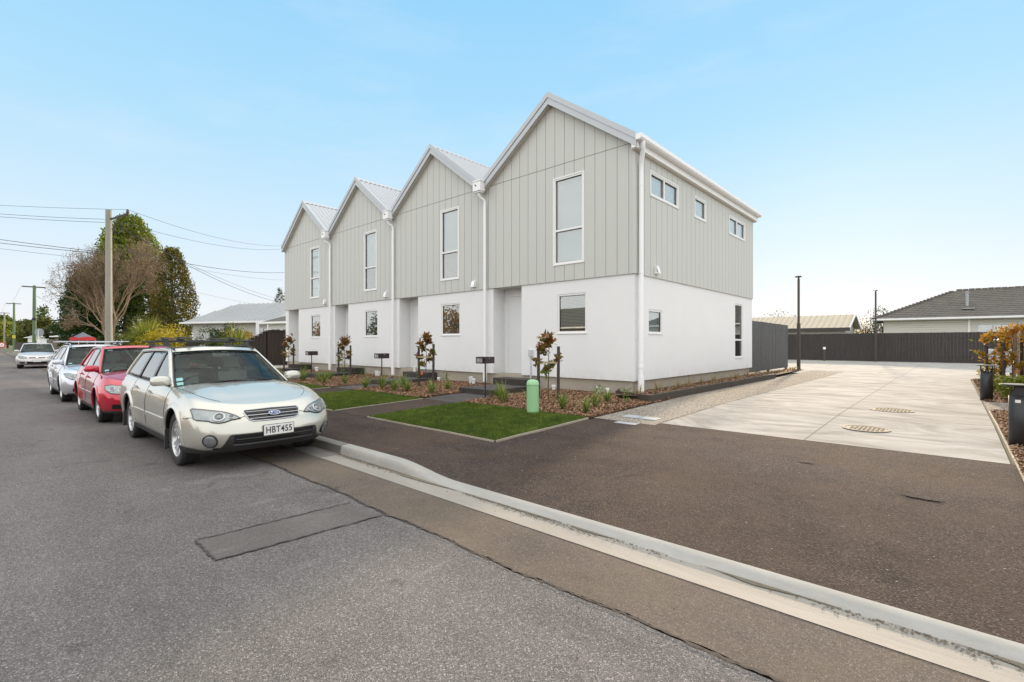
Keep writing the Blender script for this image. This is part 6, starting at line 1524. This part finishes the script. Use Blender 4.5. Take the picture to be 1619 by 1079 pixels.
m=MB(); m.tube([c1.front_pt(lerp(-.47,.47,i/24),.335,.022)[0] for i in range(25)],.012,8); m.tube([c1.front_pt(lerp(-.45,.45,i/24),.395,.016)[0] for i in range(25)],.006,6); m.build('intake_bar',M['plastic'],hero,smooth=True)
plate(hero,c1,.02,.462,'HBT455',.018)
m=MB()   # bumper shut line from grille to lamp and round to the arch
for s in (-1,1):
    m.tube([c1.front_pt(s*lerp(.33,.39,i/3),.648-.004*i,.0006)[0] for i in range(4)],.0035,5)
    pts=[c1.front_pt(s*y,z,.0008)[0] for y,z in ((.812,.652),(.835,.650),(.85,.646))]+[c1.side_pt(x,z,.0008,s) for x,z in ((1.92,.640),(1.86,.636),(1.80,.632))]
    m.tube(pts,.0035,5)
m.build('bumper_gap',M['trim'],hero)
# roof rails and racks
for s in (-1,1):
    m=MB(); pts=[]
    for i in range(16):
        x=lerp(-1.85,.05,i/15); q=c1.G(x,1,0,s); up=.04*min(1,min(i,15-i)/2.5); pts.append((x,q.y-s*.03,q.z+.008+up))
    m.tube(pts,.013,8); m.build('roof_rail',M['plastic'],hero,smooth=True)
for k,x in enumerate((-.32,-1.25)):
    t=hero; z=c1.zr(x)+.125; m=MB(); m.box(x-.03,x+.03,-.70,.70,z-.012,z+.012); m.build('rack_bar',M['plastic'],t,bevel=.008)
    for s in (-1,1):
        m=MB(); m.add([(x-.05,s*.52,z-.085),(x+.05,s*.52,z-.085),(x+.05,s*.60,z-.085),(x-.05,s*.60,z-.085),(x-.035,s*.54,z-.012),(x+.035,s*.54,z-.012),(x+.035,s*.60,z-.012),(x-.035,s*.60,z-.012)],[(0,3,2,1),(4,5,6,7),(0,1,5,4),(1,2,6,5),(2,3,7,6),(3,0,4,7)]); m.build('rack_foot',M['plastic'],t,bevel=.006)
m=MB(); z=c1.zr(-.5)+.165; m.box(-1.55,.05,-.42,-.36,z-.012,z+.006); m.box(-1.55,.05,.30,.36,z-.012,z+.006)
for y in (-.39,.33): m.box(-.36,-.28,y-.05,y+.05,z-.03,z+.02); m.box(-1.29,-1.21,y-.05,y+.05,z-.03,z+.02)
m.build('bike_tray',M['plastic'],hero,bevel=.005)
# ---- red hatch
PAINT2=paint('red_paint',(.48,.003,.030),.25,.16)
def crown_s(h,x0,x1):
    return lambda x,s,y: h*sstep(x0,x1,x)*(1-abs(s)**2.2)
P2=dict(w=1.76,wr=.315,rim=.205,ax=1.24,rx=-1.34,spokes=5,style='double',paint=PAINT2,front=(.68,2.5),rear=(.45,3),
 nose=[(0,1.98),(.2,2.06),(.4,2.10),(.65,2.08),(.85,2.0),(1,1.84)],tail=[(0,-1.98),(.3,-2.08),(.6,-2.08),(1,-1.98)],
 prof=[(0,.93),(.1,.965),(.3,.99),(.55,1.0),(.75,.985),(.9,.94),(1,.89)],
 shoulder=[(-2.1,1.02),(-1,.99),(0,.955),(.7,.93),(1.1,.90),(1.5,.84),(1.8,.77),(2.1,.68)],sill=[(-2.1,.28),(-1,.19),(1,.19),(2.1,.22)],
 crown=crown_s(.075,1.84,1.1),gf=1.02,gr=-1.95,rf=.20,rr=-1.55,wsb=.24,gwb=.79,gwt=.60,roofz=[(-2,1.36),(-1.5,1.41),(-.7,1.455),(0,1.445),(.3,1.42),(.6,1.38)],
 panes=[(-.15,.86,-.12,.35),(-1.0,-.23,-.9,-.2),(-1.75,-1.08,-1.5,-.98)],pillars=[(-.19,-.16,.08,0),(-1.04,-.94,.10,1)],doors=[.85,-.19,-1.05],handles=[-.02,-.9],trimz=.50,sillh=.06,stickers=[(-.9,.08,.08,.05),(-.88,.86,.12,.07)])
red,c2,F2=build_car('red hatchback parked between the champagne estate and the silver estate',(-12.78,2.28,0),0,P2,.945)
PAINT3=paint('silver_blue_paint',(.58,.60,.66),.5,.25)
P3=dict(w=1.82,wr=.325,rim=.215,ax=1.45,rx=-1.26,spokes=7,style='single',paint=PAINT3,front=(.66,2.5),rear=(.45,3),
 nose=[(0,2.26),(.2,2.34),(.4,2.385),(.65,2.36),(.85,2.27),(1,2.10)],tail=[(0,-2.26),(.3,-2.38),(.6,-2.38),(1,-2.28)],
 prof=[(0,.93),(.1,.965),(.3,.99),(.55,1.0),(.75,.985),(.9,.94),(1,.89)],
 shoulder=[(-2.4,1.03),(-1,1.0),(0,.965),(.8,.93),(1.2,.90),(1.7,.84),(2.1,.75),(2.4,.68)],sill=[(-2.4,.28),(-1,.19),(1,.19),(2.4,.22)],
 crown=crown_s(.075,2.10,1.35),gf=1.20,gr=-2.25,rf=.30,rr=-1.95,wsb=.25,gwb=.80,gwt=.60,roofz=[(-2.3,1.37),(-1.8,1.42),(-.8,1.46),(0,1.45),(.4,1.42),(.7,1.38)],
 panes=[(-.1,1.02,-.08,.45),(-1.0,-.18,-.92,-.15),(-2.1,-1.08,-1.9,-1.0)],pillars=[(-.14,-.115,.08,0),(-1.04,-.96,.09,1)],doors=[1.0,-.14,-1.05],handles=[.03,-.88],trimz=.50,sillh=.06,stickers=[(-.9,.08,.09,.05),(-.88,.86,.12,.06)])
sil,c3,F3=build_car('silver blue estate car with pale roof bars, parked behind the red hatchback',(-17.75,2.22,0),0,P3,.95)
PAINT4=paint('pale_silver_paint',(.52,.51,.50),.4,.3)
P4=dict(w=1.71,wr=.305,rim=.195,ax=1.25,rx=-1.35,spokes=7,style='single',paint=PAINT4,front=(.66,2.5),rear=(.45,3),
 nose=[(0,2.0),(.2,2.06),(.4,2.09),(.65,2.06),(.85,1.97),(1,1.82)],tail=[(0,-1.98),(.3,-2.08),(.6,-2.08),(1,-1.98)],
 prof=P2['prof'],shoulder=[(-2.1,1.0),(-1,.97),(0,.93),(.7,.91),(1.1,.88),(1.5,.82),(1.8,.75),(2.1,.67)],sill=P2['sill'],crown=crown_s(.07,1.82,1.1),
 gf=1.05,gr=-1.95,rf=.15,rr=-1.5,wsb=.22,gwb=.77,gwt=.59,roofz=[(-2,1.33),(-1.5,1.38),(-.7,1.43),(0,1.42),(.3,1.39),(.6,1.35)],panes=P2['panes'],pillars=P2['pillars'],doors=[.85,-.19,-1.05],handles=[-.02,-.9],sillh=.06)
far,c4,F4=build_car('pale silver hatchback facing the camera, furthest parked car down the street',(-40.9,2.42,0),R(-4),P4,1.0)
for (t,c,F,z0) in ((red,c2,F2,0),(sil,c3,F3,0),(far,c4,F4,0)):
    for s in (-1,1):
        if t is red: poly=[(.46,.60),(.60,.575),(.74,.59),(.80,.65),(.80,.72),(.72,.745),(.58,.725),(.48,.68)]
        elif t is sil: poly=[(.42,.625),(.58,.585),(.74,.60),(.83,.66),(.85,.74),(.78,.755),(.60,.715),(.46,.675)]
        else: poly=[(.40,.60),(.55,.565),(.70,.58),(.78,.64),(.80,.72),(.70,.74),(.55,.70),(.44,.65)]
        headlight(t,F,poly,[(.60 if t is not red else .58,.65,.055,1),(.71,.665,.045,0)],s,.012)
    g=F['front']('grille',-.34,.34,.585,.66,.004,M['trim'],n=20,m_=2)
    m=MB(); 
    for z in (.60,.645): m.tube([c.front_pt(lerp(-.33,.33,i/12),z,.012)[0] for i in range(13)],.008,6)
    m.build('grille_bar',M['chrome'],g)
    m=MB(); m.lathe([(0,.01),(.045,.01),(.05,0)],F['fmat'](0,.625,.01),20); m.build('emblem',M['chrome'],g)
    F['front']('air_intake',-.42,.42,.27,.40,.004,M['trim'],n=20,m_=2)
    for s in (-1,1): F['front']('side_intake',s*.50,s*.72,.30,.385,.005,M['trim'],n=10,m_=2)
    F['front']('lower_bumper',-.80,.80,lambda y:.20,lambda y:.25,.008,M['plastic'],n=40,m_=2)
    plate(t,c,0,.44,None,.014)
z=c3.zr(-.5)
for s in (-1,1):
    m=MB(); pts=[]
    for i in range(16):
        x=lerp(-1.9,.15,i/15); q=c3.G(x,1,0,s); pts.append((x,q.y-s*.03,q.z+.012+.05*min(1,min(i,15-i)/1.5)))
    m.tube(pts,.016,8); m.build('roof_rail',M['alloy'],sil,smooth=True)
for x in (-.30,-1.3):
    m=MB(); z=c3.zr(x)+.115; m.box(x-.05,x+.05,-.82,.82,z-.012,z+.016); m.build('rack_bar',basic('pale_bar',(.6,.62,.64),.35,metal=.4),sil,bevel=.01)
    for s in (-1,1):
        m=MB(); m.box(x-.06,x+.06,s*.55-.04,s*.55+.04,z-.09,z-.012); m.build('rack_foot',M['plastic'],sil,bevel=.01)
# small far vehicle at the left edge is hidden behind the signs in the photo
SC.cycles.max_bounces=8; SC.cycles.transparent_max_bounces=12
